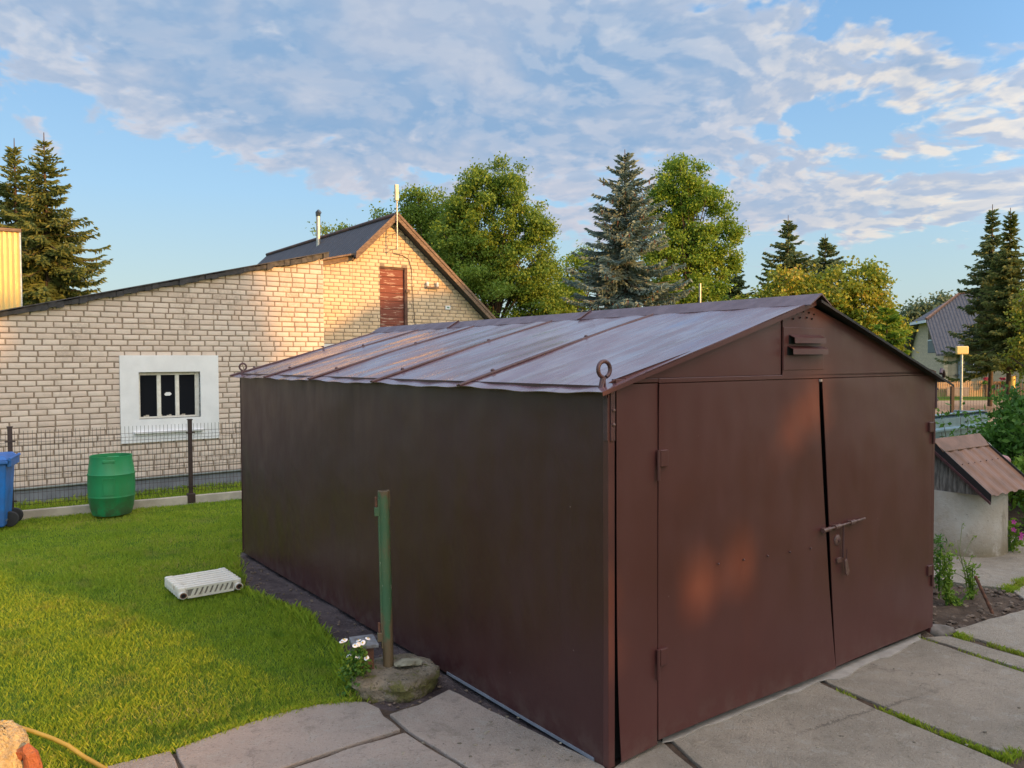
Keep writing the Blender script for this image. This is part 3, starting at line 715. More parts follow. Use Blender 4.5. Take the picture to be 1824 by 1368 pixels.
ox0, oz1 = aw(246, 663); ox1, oz0 = aw(357, 742)
zpl = (aw(30, 872)[1]+aw(428, 836)[1])/2
outl = [(sLft, zpl+.02), (sR, zpl+.02), (sR, ztop(sR)), (sLft, ztop(sLft))]
brickwork('brickwork', outl, [(wx0+.02, wx1-.02, wz0+.02, wz1-.02)], M_BRICK, ann, 11, z0=zpl+.02)
# mortar body around the window opening (a solid wall 0.35 m thick)
for (a0, a1, b0, b1) in ((sLft, ox0, 0, None), (ox1, sR-.006, 0, None), (ox0, ox1, 0, oz0), (ox0, ox1, oz1, None)):
    t0 = ztop(a0)-.01 if b1 is None else b1; t1 = ztop(a1)-.01 if b1 is None else b1
    MB().prism([(a0, 0, b0), (a1, 0, b0), (a1, 0, t1), (a0, 0, t0)], (0, .35, 0)).build('wall_core', M_MORTAR, ann)
sidew = empty
# right-hand return of the annex (quoin edge) in brick
ret = brickwork('brickwork', [(0, zpl+.02), (4.0, zpl+.02), (4.0, ztop(sR)-.03), (0, ztop(sR)-.03)], [], M_BRICK, ann, 12, z0=zpl+.02)
ret.rotation_euler = (0, 0, math.pi/2); ret.location = (sR-.006, .0, 0)
MB().box(sR-.36, sR-.0065, .36, 4.0, 0, ztop(sR)-.03).build('wall_core', M_MORTAR, ann)
MB().box(sLft, sR+.01, -.02, .0, -.05, zpl-.03).build('plinth', M_PLINTH, ann)
MB().box(sLft, sR+.012, -.055, .0, zpl-.012, zpl+.012).build('drip_strip', M_GALV, ann, bevel=.004)
# plaster surround
fr_ = MB()
for (a0, a1, b0, b1) in ((wx0, ox0, wz0, wz1), (ox1, wx1, wz0, wz1), (ox0, ox1, wz0, oz0), (ox0, ox1, oz1, wz1)): fr_.box(a0, a1, -.034, .002, b0, b1)
wn = fr_.build('window_surround', M_WHITE, ann)
rv = MB(); rv.box(ox0-.01, ox0, -.030, .12, oz0, oz1).box(ox1, ox1+.01, -.030, .12, oz0, oz1).box(ox0, ox1, -.030, .12, oz1, oz1+.01).box(ox0, ox1, -.030, .12, oz0-.01, oz0); rv.build('reveal', M_WHITE, wn)
wf = MB(); y0, y1 = .05, .10; T = .035
wf.box(ox0, ox0+T, y0, y1, oz0, oz1).box(ox1-T-.03, ox1, y0, y1, oz0, oz1).box(ox0+T, ox1-T-.03, y0, y1, oz1-T-.015, oz1).box(ox0+T, ox1-T-.03, y0, y1, oz0, oz0+.03)
xa, xb = ox0+T, ox1-T-.03; wd = xb-xa
for t in (1/3, 2/3): wf.box(xa+wd*t-.03, xa+wd*t+.03, y0-.004, y1, oz0+.03, oz1-T-.015)
win = wf.build('window', M_FRAME, ann, bevel=.004)
for k in range(3):
    c0, c1 = xa+wd*k/3+(.03 if k else 0), xa+wd*(k+1)/3-(.03 if k < 2 else 0)
    MB().box(c0, c1, .078, .082, oz0+.03, oz1-T-.015).build('pane', M_GLASS, win)
hexm = MB(); cxh = xa+wd*.5; hz = oz1-.36
hexm.prism([(cxh-.055, .072, hz), (cxh-.025, .072, hz+.03), (cxh+.035, .072, hz+.03), (cxh+.06, .072, hz), (cxh+.03, .072, hz-.025), (cxh-.035, .072, hz-.025)], (0, .004, 0)); hexm.build('sticker', M_WHITE, win)
jr = random.Random(2); jm = MB()
for k in range(9):
    s_0 = xa+.03+jr.uniform(0, wd*.72); jm.box(s_0, s_0+jr.uniform(.02, .05), .055, .075, oz0+.03, oz0+.03+jr.uniform(.01, .035))
tag(jm.build('sill_clutter', M_CONC, win), kind='stuff')
sz = aw(290, 768)[1]; MB().box(ox0-.08, ox1+.02, -.085, -.034, sz-.02, sz+.012).build('window_sill', M_WHITE, wn, bevel=.004)
# annex roof: thick ragged felt edge
rm = MB(); rj = random.Random(8); n = 60; s0r, s1r = sLft-.1, aw(582, 450)[0]
for k in range(n):
    a0 = s0r+(s1r-s0r)*k/n; a1 = s0r+(s1r-s0r)*(k+1)/n; dz0 = .055+.012*math.sin(k*.9); lo = rj.uniform(.03, .062); fr0 = rj.uniform(-.10, -.065)
    rm.prism([(a0, fr0, ztop(a0)-lo+.02), (a0, 4.2, ztop(a0)-lo+.02), (a0, 4.2, ztop(a0)+dz0), (a0, fr0, ztop(a0)+dz0)], (a1-a0, 0, (a1-a0)*slope))
rm.build('felt_roof', M_BITUM, ann)
rl_ = MB(); rl_.prism([(s0r, -.11, ztop(s0r)+.060), (s1r, -.11, ztop(s1r)+.060), (s1r, -.11, ztop(s1r)+.075), (s0r, -.11, ztop(s0r)+.075)], (0, 4.3, 0)); rl_.build('roof_sheet', M_SLATE, ann)
# metal-clad chimney beyond the annex roof
CY = 14.5; c0 = atY(-25, 405, CY); c1 = atY(33, 405, CY); cz0 = 2.2
ch = empty('clad_chimney', ((c0.x+c1.x)/2-.22, CY+.3, cz0), math.radians(31), 'yellow glowing sheet metal clad chimney at the far left edge above the annex roof', 'chimney')
cw = (c1.x-c0.x)/2; hh_ = c1.z-cz0
M_CLAD = simple('yellow_clad_metal', (.85, .62, .22), (.7, .5, .2), .28, 4, metal=.35, stretch=(14, 1, .3))
cm = MB(); nn = 14; pts = []
for k in range(nn+1):
    x = -cw+2*cw*k/nn; pts += [(x, -.3 if k % 2 else -.325, 0)]
cm.prism(pts+[(cw, .3, 0), (-cw, .3, 0)], (0, 0, hh_-.06)); cm.build('cladding', M_CLAD, ch)
MB().box(cw, cw+.02, -.33, .31, 0, hh_-.06).build('corner_trim', M_GALV, ch)
MB().box(-cw-.03, cw+.03, -.36, .34, hh_-.06, hh_).build('cap', M_OLDW, ch, bevel=.006)

# house gable ---------------------------------------------------------
H0, hw = frame_of(atY(600, 500, 18.5))
hou = empty('brick_house', H0, YAW, 'taller brick house with steep gable, red attic door and grey roof behind the annex', 'house')
apx = hw(697, 393); rgt = hw(880, 588); k1 = hw(627, 462); k0 = hw(560, 478); 
rs_ = (apx[1]-rgt[1])/(rgt[0]-apx[0])
ls_ = (apx[1]-k1[1])/(apx[0]-k1[0])
sl0 = hw(556, 600)[0]; zb = hw(600, 612)[1]
rt_end = apx[0]+(apx[1]-hw(600, 612)[1]-.08)/rs_; zend = apx[1]-(rt_end-apx[0])*rs_
dx0, dz1 = hw(676, 474); dx1 = hw(720, 476)[0]; dz0_ = hw(700, 596)[1]-.15
holes = [(dx0, dx1+.08, dz0_, dz1)]
zk = k1[1]-.12
# two convex pieces: left body (flat top) and the gable triangle
brickwork('brickwork', [(sl0, zb), (k1[0], zb), (k1[0], k1[1]-.0), (sl0, k1[1]-.14)], [], M_BRICK2, hou, 21, z0=zb, bl=.238, bh=.088)
brickwork('brickwork', [(k1[0]+.004, zb), (rt_end, zb), (rt_end, zend), (apx[0], apx[1]), (k1[0]+.004, k1[1]-.06)], holes, M_BRICK2, hou, 22, z0=zb, bl=.238, bh=.088)
def core(pts): MB().prism([(p[0], 0, p[1]) for p in pts], (0, .3, 0)).build('wall_core', M_MORTAR, hou)
core([(sl0, 0), (k1[0], 0), (k1[0], k1[1]-.01), (sl0, k1[1]-.15)])
zd = lambda s: apx[1]-abs(s-apx[0])*(rs_ if s > apx[0] else ls_)-.01
core([(k1[0], zb), (dx0, zb), (dx0, zd(dx0)), (k1[0], zd(k1[0])-.05)])
core([(dx0, dz1), (dx1+.08, dz1), (dx1+.08, zd(dx1+.08)), (apx[0], apx[1]), (dx0, zd(dx0))])
core([(dx1+.08, zb), (rt_end, zb), (rt_end, zend), (dx1+.08, zd(dx1+.08))])
core([(dx0, zb), (dx1+.08, zb), (dx1+.08, dz0_), (dx0, dz0_)])
MB().prism([(k1[0], 0, 0), (rt_end, 0, 0), (rt_end, 0, zb), (k1[0], 0, zb)], (0, .3, 0)).build('wall_core', M_WHITE, hou)
MB().box(sl0, rt_end, -.02, -.001, 0, zb-.01).build('white_band', M_WHITE, hou)
# attic door
def doormat(g, b, o):
    co = obj_co(g); n = g.noise(g.scl(co, (1, 1, 9)), 3.2, 5, .65)
    c = g.mix(g.rng(n, .56, .62), (.20, .05, .03), (.50, .34, .26)); g.put(b.inputs['Base Color'], c); b.inputs['Roughness'].default_value = .7
    bump(g, b, n, .01)
M_DOOR = pmat('peeling_red_paint', doormat)
dm = MB(); nb = 9; 
for k in range(nb):
    b0 = dz0_+(dz1-.05-dz0_)*k/nb; b1 = dz0_+(dz1-.05-dz0_)*(k+1)/nb; dm.box(dx0+.02, dx1-.0, .045, .075, b0+.004, b1-.004)
dd = dm.build('attic_door', M_DOOR, hou, bevel=.003)
fm = MB(); fm.box(dx1, dx1+.08, -.01, .09, dz0_, dz1).box(dx0, dx0+.02, .02, .09, dz0_, dz1).box(dx0+.02, dx1, .02, .09, dz1-.05, dz1); fm.build('door_frame', simple('brown_frame', (.14, .07, .05), (.08, .04, .03), .8, 12), dd)
MB().box(dx1+.03, dx1+.12, -.05, -.01, dz1-.60, dz1-.52).build('latch', M_OLDW, dd)
# roof: two slopes over the gable
ov = .28; RL = 8.6; th_ = .10
def slab(p, q, y0, y1, mat, nm):
    """slab between local (s,z) points p (high) and q (low)"""
    MB().prism([(p[0], y0, p[1]), (q[0], y0, q[1]), (q[0], y0, q[1]+.06), (p[0], y0, p[1]+.06)], (0, y1-y0, 0)).build(nm, mat, hou)
up = .03
def corr(g, b, o):
    co = obj_co(g); x, y, z = g.sep(co)[0:3]
    w = g.m('SINE', g.mul(y, 38)); n = g.noise(g.scl(co, (.6, 5, .6)), 3, 5, .7)
    c = g.mix(g.rng(n, .35, .7), (.085, .08, .09), (.045, .042, .05)); c = g.mix(g.rng(n, .62, .72, 0, .6), c, (.2, .15, .12))
    g.put(b.inputs['Base Color'], c); b.inputs['Roughness'].default_value = .7; bump(g, b, w, .03)
M_CORR = pmat('corrugated_grey_roofing', corr)
slab((apx[0], apx[1]+up), (k1[0]-.02, k1[1]+up), -ov, RL, M_CORR, 'roof')
slab((apx[0], apx[1]+up), (rt_end+.3, zend-.3*rs_+up), -ov, RL, M_CORR, 'roof')
# lower lean-to roof running left from the eave
MB().prism([(k1[0]-.02, -.05, k1[1]+up), (k1[0]-.02, RL, k1[1]+up), (k1[0]-1.6, RL, k1[1]+up-.5), (k1[0]-1.6, -.05, k1[1]+up-.5)], (0, 0, .05)).build('roof', M_CORR, hou)
# barge boards (proud of the roof ends)
for (p, q) in (((apx[0], apx[1]+.075), (k1[0]-.04, k1[1]+.075-.02)), ((apx[0], apx[1]+.075), (rt_end+.32, zend-.32*rs_+.075))):
    MB().prism([(p[0], -ov-.03, p[1]+.05), (q[0], -ov-.03, q[1]+.05), (q[0], -ov-.03, q[1]-.10), (p[0], -ov-.03, p[1]-.10)], (0, .028, 0)).build('barge_board', M_OLDW, hou)
    MB().prism([(p[0], -ov-.05, p[1]+.09), (q[0], -ov-.05, q[1]+.09), (q[0], -ov-.05, q[1]+.02), (p[0], -ov-.05, p[1]+.02)], (0, .018, 0)).build('barge_board', M_OLDW, hou)
e0 = hw(575, 478); 
MB().prism([(k1[0]+.02, -.06, k1[1]-.02), (e0[0]-1.2, -.06, e0[1]-.02-.2), (e0[0]-1.2, -.06, e0[1]+.11-.2), (k1[0]+.02, -.06, k1[1]+.10)], (0, .05, 0)).build('fascia_board', M_OLDW, hou)
MB().prism([(k1[0]+.03, -.16, k1[1]+.10), (e0[0]-1.2, -.16, e0[1]+.11-.2), (e0[0]-1.2, -.16, e0[1]+.15-.2), (k1[0]+.03, -.16, k1[1]+.14)], (0, .2, 0)).build('fascia_board', M_OLDW, hou)
rdg = MB().tube([(apx[0], -ov-.02, apx[1]+.11), (apx[0], RL, apx[1]+.11)], .055, 8); rdg.build('ridge', simple('rusty_ridge', (.16, .075, .05), (.08, .06, .06), .8, 5), hou, smooth=60)
# pole antenna on the gable
pb = hw(695, 448); ptp = hw(693, 335)
an_ = empty('antenna_pole', H0+AV*pb[0]-BV*.36+Vector((0, 0, pb[1])), YAW, 'thin pale antenna pole with a box on top, bracketed to the gable peak', 'antenna')
hgt = ptp[1]-pb[1]
MB().tube([(0, 0, 0), (0, 0, hgt)], .016, 10).build('pole', M_STEEL, an_, smooth=60)
MB().box(-.055, .035, -.04, .03, hgt-.36, hgt+.02).build('antenna_box', simple('cream_plastic', (.75, .68, .5)), an_, bevel=.01)
for z in (.03, .40): MB().tube([(0, 0, z), (0, .36, z)], .010, 6).build('bracket', M_GALV, an_)
# stove pipe on the roof
y_ = None; best = None
for k in range(400):
    yy = k*.03; s_0 = apx[0]-.25; P_ = H0+AV*s_0+BV*yy+Vector((0, 0, apx[1]-.25*ls_))
    d = P_-Vector((0, 0, CZ)); q = 912+f_px*d.dot(RT)/d.dot(FW)
    if best is None or abs(q-567) < best[0]: best = (abs(q-567), P_, d.dot(FW))
P_ = best[1]; ptop = atY(567, 378, P_.y)
sp_o = empty('flue_pipe', P_, 0, 'slim steel flue pipe with a dark cowl rising from the house roof', 'flue pipe')
hp_ = ptop.z-P_.z
MB().tube([(0, 0, -.15), (0, 0, hp_-.08)], .058, 14).build('pipe', M_STEEL, sp_o, smooth=60)
MB().tube([(0, 0, hp_-.12), (0, 0, hp_-.02), (.05, -.02, hp_+.02)], [.062, .075, .07], 14).build('cowl', simple('dark_cowl', (.06, .08, .1), rough=.3), sp_o, smooth=60)
# wall lamp pair, small sign, cable
q0 = hw(757, 512); q1 = hw(778, 512); 
wl = empty('wall_lamps', H0+AV*q0[0]+Vector((0, 0, q0[1])), YAW, 'small bracket with two white insulators on the gable wall right of the attic door', 'bracket')
Lw = q1[0]-q0[0]
MB().box(0, Lw, -.10, -.06, -.02, .02).build('bracket_bar', M_OLDW, wl); MB().box(Lw*.45, Lw*.55, -.06, -.012, -.02, .02).build('bracket_arm', M_OLDW, wl)
for x in (.03, Lw-.03): MB().lathe([(.02, .02), (.035, .05), (.03, .09), (.035, .11), (.012, .14)], 12, (x, -.08, 0)).build('insulator', M_WHITE, wl, smooth=60)
q0 = hw(797, 548); nsg = MB().box(q0[0]-.075, q0[0]+.075, -.03, -.016, q0[1]-.05, q0[1]+.05)
ns = empty('wall_plate', H0, YAW, 'tiny pale number plate on the shaded right part of the gable wall', 'plate')
nsg.build('plate', M_WHITE, ns, bevel=.003); MB().box(q0[0]-.03, q0[0]+.035, -.034, -.031, q0[1]-.012, q0[1]+.018).build('mark', simple('green_mark', (.06, .22, .12)), ns)
cb = MB(); cpts = [hw(*p) for p in [(700, 452), (716, 455), (727, 462), (732, 478), (733, 510), (735, 545), (738, 575), (741, 600)]]
cb.tube([(p[0], -.03+.008*math.sin(i), p[1]) for i, p in enumerate(cpts)], .008, 6)
cbo = cb.build('cable', M_FENCE); cbo.location = H0; cbo.rotation_euler = (0, 0, YAW); tag(cbo, 'thin dark cable hanging down the gable wall from the antenna pole', 'cable')

# ================================================================== WIRE FENCE
P2 = Vector((-4.66, 11.48, 0)); fd = Vector((.846, .533, 0)); fang = math.atan2(fd.y, fd.x); SP = 2.2
fen = empty('wire_fence', P2, fang, 'dark brown welded wire mesh fence on a pale curb in front of the brick annex', 'fence')
for k in (-2, -1, 0, 1, 2):
    x = k*SP; m = MB().box(x-.028, x+.028, -.028, .028, .0, 1.18); p = m.build('post', M_FENCE, fen, bevel=.004)
    MB().box(x-.035, x+.035, -.033, .033, 1.18, 1.195).build('post_cap', M_FENCE, p)
    MB().box(x-.055, x+.055, -.05, .05, -.02, .12).build('post_foot', M_FENCE, p, bevel=.01)
    for z in (1.0, .22): MB().box(x-.06, x+.06, -.045, -.034, z-.01, z+.01).build('clamp', M_FENCE, p)
for k in (-2, -1, 0, 1):
    x0, x1 = k*SP+.05, (k+1)*SP-.05; wm = MB(); n = int((x1-x0)/.05)
    def wy(z):
        for c in (.98, .58, .26):
            if abs(z-c) < .05: return -.028*(1-abs(z-c)/.05)
        return 0
    zz = [.13, .21, .26, .31, .53, .58, .63, .93, .98, 1.03, 1.13]
    for i in range(n+1):
        x = x0+(x1-x0)*i/n
        wm.tube([(x, wy(z)-.0, z) for z in zz], .0029, 4, cap=False)
    for z in (.16, .21, .31, .53, .63, .93, .98, 1.03): wm.tube([(x0, wy(z)-.005, z), (x1, wy(z)-.005, z)], .0029, 4, cap=False)
    wm.build('mesh_panel', M_FENCE, fen, fixn=False)
MB().box(-2*SP-2, 2*SP, -.04, .04, -.06, .085).build('curb', M_CONC, fen, bevel=.008)
rp = atY(-3, 760, 9.9); gp = MB().box(-.035, .035, -.035, .035, 0, 1.27).build('gate_post', simple('reddish_post', (.13, .05, .03), (.08, .03, .02))); gp.location = (-6.72+.02, 10.15, 0); tag(gp, 'reddish brown post at the left edge behind the blue bin', 'post')

# ================================================================== BIN, BARREL, RADIATOR
M_BLUE = simple('blue_plastic', (.012, .17, .56), (.03, .12, .36), .45, 3, bscale=90, bdist=.0006)
bn = empty('wheeled_bin', (-6.42, 9.70, 0), math.radians(22), 'blue plastic wheelie bin cut by the left edge of the photo', 'bin')
b = MB(); w0, w1, d0, d1 = .20, .245, .22, .27; zt = .80
b.v += [(-w0, -d0, .03), (w0, -d0, .03), (w0, d0, .03), (-w0, d0, .03), (-w1, -d1, zt), (w1, -d1, zt), (w1, d1, zt), (-w1, d1, zt)]
b.f += [(0, 3, 2, 1), (4, 5, 6, 7), (0, 1, 5, 4), (1, 2, 6, 5), (2, 3, 7, 6), (3, 0, 4, 7)]; b.build('body', M_BLUE, bn, bevel=.02, seg=3)
b = MB().box(-.27, .27, -.30, .30, zt, zt+.045); b.build('rim', M_BLUE, bn, bevel=.012)
b = MB(); b.v += [(-.27, -.30, zt+.047), (.27, -.30, zt+.047), (.27, .31, zt+.047), (-.27, .31, zt+.047), (-.22, -.24, zt+.09), (.22, -.24, zt+.10), (.22, .28, zt+.10), (-.22, .28, zt+.09)]
b.f += [(0, 3, 2, 1), (4, 5, 6, 7), (0, 1, 5, 4), (1, 2, 6, 5), (2, 3, 7, 6), (3, 0, 4, 7)]; b.build('lid', M_BLUE, bn, bevel=.012)
MB().box(.25, .295, -.26, .26, zt-.04, zt+.05).build('handle', M_BLUE, bn, bevel=.012)
MB().tube([(.285, -.30, zt+.06), (.285, .30, zt+.06)], .018, 10).build('lid_hinge', M_BLUE, bn, smooth=60)
M_RUB = simple('black_rubber', (.03, .03, .033), rough=.7)
for y in (-.05, .22):
    wv = MB().tube([(.23, y, .095), (.23, y+.045, .095)], .095, 22).build('wheel', M_RUB, bn, smooth=40, bevel=.008)
MB().tube([(.20, -.14, .095), (.20, .24, .095)], .012, 8).build('axle', M_GALV, bn)
def greenp(g, b, o):
    co = obj_co(g); z = g.sep(co)[2]; n = g.noise(g.scl(co, (1, 1, .3)), 6, 5, .65)
    c = g.mix(g.rng(n, .4, .7), (.02, .26, .09), (.035, .22, .075))
    dirt = g.mul(g.rng(z, .0, .35, 1, 0), g.rng(g.noise(co, 7, 5, .7), .35, .6)); c = g.mix(g.mul(dirt, .75), c, (.06, .06, .03))
    ru = g.noise(g.scl(co, (3, 3, .25)), 2.6, 4); c = g.mix(g.rng(ru, .62, .75, 0, .6), c, (.10, .12, .05))
    g.put(b.inputs['Base Color'], c); b.inputs['Roughness'].default_value = .45; bump(g, b, n, .004)
M_GREENP = pmat('green_barrel_plastic', greenp)
bc = gnd(184, 922); br = empty('plastic_barrel', (bc.x-.02, bc.y+.27, 0), .25, 'open green plastic barrel standing on the lawn beside the wire fence', 'barrel')
R0 = .285
prof = [(.22, .0), (.235, .005), (R0*.93, .10), (R0*.985, .235), (R0*.985+.004, .24), (R0*.99+.007, .25), (R0*.985+.004, .26), (R0, .27), (R0*1.01, .40), (R0*1.0, .53), (R0*1.0+.006, .545), (R0*.99, .56), (R0*.95, .66), (R0*.90, .735), (R0*.905, .76), (R0*.905, .785), (R0*.875, .785), (R0*.875, .75), (R0*.93, .60), (R0*.94, .3), (R0*.85, .05), (.01, .03)]
MB().lathe(prof, 40, cap=False).build('shell', M_GREENP, br, smooth=50)
for s in (-1, 1):
    an0 = -math.pi/2+s*.0+(.1 if s > 0 else math.pi+.1)
    m = MB(); 
    for k in range(1): m.box(-.075, .075, -R0*.93, -R0*.70, .700, .745)
    o = m.build('handle', M_GREENP, br, bevel=.012); o.rotation_euler = (0, 0, .1 if s > 0 else math.pi+.1)
em = MB(); n = 8
for k in range(n):
    a0 = -1.75+.5*k/n; a1 = -1.75+.5*(k+1)/n; r_ = R0*1.005+.004
    for (z0_, z1_) in ((.29, .30), (.50, .51)): em.prism([(r_*math.cos(a0), r_*math.sin(a0), z0_), (r_*math.cos(a1), r_*math.sin(a1), z0_), (r_*math.cos(a1), r_*math.sin(a1), z1_), (r_*math.cos(a0), r_*math.sin(a0), z1_)], (.003*math.cos(a0), .003*math.sin(a0), 0))
for a0 in (-1.75, -1.25):
    em.prism([((r_)*math.cos(a0), (r_)*math.sin(a0), .29), (r_*math.cos(a0+.03), r_*math.sin(a0+.03), .29), (r_*math.cos(a0+.03), r_*math.sin(a0+.03), .51), (r_*math.cos(a0), r_*math.sin(a0), .51)], (.003*math.cos(a0), .003*math.sin(a0), 0))
em.build('embossed_panel', M_GREENP, br)

M_RAD = simple('chipped_white_enamel', (.70, .65, .56), (.52, .44, .34), .5, 9, amount=(.55, .75))
M_RUST = simple('rust', (.20, .08, .04), (.10, .045, .03), .85, 20)
r0 = gnd(318, 1070); r1 = gnd(432, 1050); ex = (r1-r0); RWd = ex.length; ra = math.atan2(ex.y, ex.x)
rd = empty('cast_iron_radiator', (r0.x, r0.y, 0), ra, 'old white cast iron radiator lying flat on the grass near the garage', 'radiator')
rd.scale = (1, 1, .86); secs = 7; dep = .072
for k in range(secs):
    m = MB(); y0, y1 = k*dep+.015, (k+1)*dep-.015
    # one section: two long tubes joined by end headers
    for zc in (.028, .092): m.box(.04, RWd-.04, y0+.004, y1-.004, zc-.022, zc+.022)
    m.box(.0, .075, y0, y1, .004, .118); m.box(RWd-.075, RWd, y0, y1, .004, .118)
    m.build('section', M_RAD, rd, bevel=.017, seg=3)
for x in (.035, RWd-.035):
    MB().tube([(x, .010, .045), (x, secs*dep-.010, .045)], .030, 14).build('header', M_RAD, rd, smooth=40)
    MB().tube([(x, .012, .045), (x, -.022, .045)], .034, 16).build('hub', M_RAD, rd, smooth=40)
    MB().tube([(x, .0, .045), (x, -.0235, .045)], .028, 16).build('rust_ring', M_RUST, rd); MB().tube([(x, .0, .045), (x, -.0245, .045)], .019, 16).build('hub_hole', M_DARK, rd)
m = MB()
for k in range(8):
    x = .10+k*(RWd-.2)/8; m.prism([(x, .001, .024), (x+.024, .001, .024), (x+.052, .001, .096), (x+.028, .001, .096)], (0, .02, 0))
m.box(.075, RWd-.075, .0, .016, .004, .026).box(.075, RWd-.075, .0, .016, .094, .114)
m.build('grille', M_RAD, rd); MB().box(.08, RWd-.08, .012, .02, .02, .1).build('slot_shade', simple('grey_slot_shade', (.24, .22, .19)), rd)  # grey sheet stands in for the shade between the ribs

# ================================================================== GREEN POST
def postpaint(g, b, o):
    co = obj_co(g); x, y, z = g.sep(co)[0:3]; n = g.noise(g.scl(co, (1, 1, .35)), 9, 6, .65)
    c = g.mix(g.rng(n, .35, .7), (.05, .125, .055), (.095, .13, .055))
    rust = g.add(g.rng(z, .0, .55, .26, 0), g.rng(z, 1.06, 1.18, 0, .34)); side = g.rng(x, 0, .03, 0, .10)
    c = g.mix(g.rng(g.add(g.add(n, rust), side), .56, .70), c, (.15, .10, .05)); c = g.mix(g.rng(g.noise(g.scl(co, (3, 3, .6)), 7, 6, .75), .62, .66, 0, .8), c, (.11, .06, .035))
    c = g.mix(g.rng(g.noise(g.scl(co, (2, 2, .8)), 14, 4, .7), .66, .70), c, (.35, .33, .24))
    g.put(b.inputs['Base Color'], c); b.inputs['Roughness'].default_value = .65; bump(g, b, n, .008)
M_POST = pmat('chipped_green_paint', postpaint)
pp0 = Vector((-.79, 4.98, 0)); HT = .095
cf = empty('concrete_footing', (pp0.x+.04, pp0.y-.03, 0), 0, 'mossy round concrete footing holding the green post beside the garage wall', 'footing')
def mossy(g, b, o):
    co = obj_co(g); n = g.noise(co, 6, 6, .7); z = g.sep(co)[2]
    c = g.mix(g.rng(n, .35, .65), (.36, .29, .21), (.19, .15, .095)); ms = g.add(g.noise(co, 11, 5, .7), g.rng(z, .07, .10, .04, -.05)); c = g.mix(g.rng(ms, .5, .60, 0, .85), c, (.17, .16, .04)); c = g.mix(g.rng(g.noise(co, 34, 5, .75), .55, .65, 0, .8), c, (.06, .05, .035))  # paler top face, greener and darker down the side
    g.put(b.inputs['Base Color'], c); b.inputs['Roughness'].default_value = .95; bump(g, b, g.add(g.mul(n, .5), g.mul(g.noise(co, 50, 5, .7), .6)), .045)
M_MOSSY = pmat('mossy_concrete', mossy)
fnn = lambda an, z: 1+.05*math.sin(2*an+1)+.045*math.sin(5*an+z*9)+.02*math.sin(11*an+z*63)+.016*math.sin(23*an+z*190)+.014*math.sin(37*an-z*240)-.10*max(0, math.sin(3*an+.6))**8
MB().lathe([(.20, -.06), (.25, -.03), (.262, .005), (.258, .03), (.27, .05), (.266, .075), (.254, .092), (.22, .099), (.16, .102), (.08, .100), (.001, .099)], 48, (0, 0, 0), fn=fnn).build('footing', M_MOSSY, cf, smooth=38)
po = empty('green_post', (pp0.x, pp0.y, HT), .3, 'worn green painted steel gate post standing before the dark garage wall', 'post')
PHt = atY(685, 874, pp0.y).z-HT
po.rotation_euler = (0, math.radians(-.9), .3)
MB().tube([(0, 0, 0), (0, 0, PHt*.5), (0, 0, PHt)], .0335, 20).build('pipe', M_POST, po, smooth=40)
MB().box(-.036, .036, -.008, .036, PHt-.10, PHt).build('square_head', M_POST, po, bevel=.004)
MB().box(-.040, -.026, -.010, .022, .12, PHt-.05).build('side_strip', M_POST, po, bevel=.003)
for z in (.20, PHt-.12):
    hh = MB().box(-.064, -.034, -.012, .012, z-.035, z+.02).build('hinge_pin', M_POST, po, bevel=.003)
    MB().tube([(-.052, 0, z+.02), (-.052, 0, z+.085)], .008, 8).build('pin', M_RUST, hh)
stb = empty('rusty_block', (pp0.x-.15, pp0.y-.03, .06), .35, 'short rusty steel block stuck beside the green post', 'block')
MB().box(-.055, .055, -.05, .05, 0, .175).build('block', M_RUST, stb, bevel=.004); MB().box(-.07, .085, -.06, .14, .175, .197).build('flat_cap', simple('grey_plate', (.24, .24, .25), (.15, .13, .12), .7, 20), stb, bevel=.003)
sh = MB().blobs((0, 0, 0), .07, 9, 7, .5, (1.2, .8, .25)).build('stone_shard', simple('pale_stone', (.34, .31, .22), (.2, .18, .12), .9, 14), smooth=50); sh.location = (pp0.x+.125, pp0.y-.02, .125); tag(sh, 'pale flat stone shard lying on the footing right of the green post', 'stone')
# daisy plant
def leafset(rs, C, n, sig, L, Wd, flat=.0):
    C = np.asarray(C, float); idx = rs.randint(0, len(C), n); sig = np.asarray(sig, float)
    c = C[idx]+rs.normal(0, 1, (n, 3))*sig
    d = rs.normal(0, 1, (n, 3)); d /= np.linalg.norm(d, axis=1)[:, None]
    e = rs.normal(0, 1, (n, 3)); e -= (e*d).sum(1)[:, None]*d; e /= np.linalg.norm(e, axis=1)[:, None]
    l = L*rs.uniform(.6, 1.25, (n, 1)); w = Wd*rs.uniform(.6, 1.25, (n, 1))
    return np.stack([c-d*l/2, c+e*w/2-d*l*.05, c+d*l/2, c-e*w/2-d*l*.05], 1)
dz_p = gnd(622, 1240)
da = empty('daisy_plant', (dz_p.x+.03, dz_p.y+.06, -.03), 0, 'small white daisies on a leafy clump at the foot of the rusty block', 'flower')
rs = np.random.RandomState(4)
cs = np.stack([rs.uniform(-.06, .06, 60), rs.uniform(-.06, .06, 60), rs.uniform(.02, .27, 60)], 1)
quads('leaves', leafset(rs, cs, 800, (.025, .025, .02), .032, .018), M_LEAFD, da)
stm = MB()
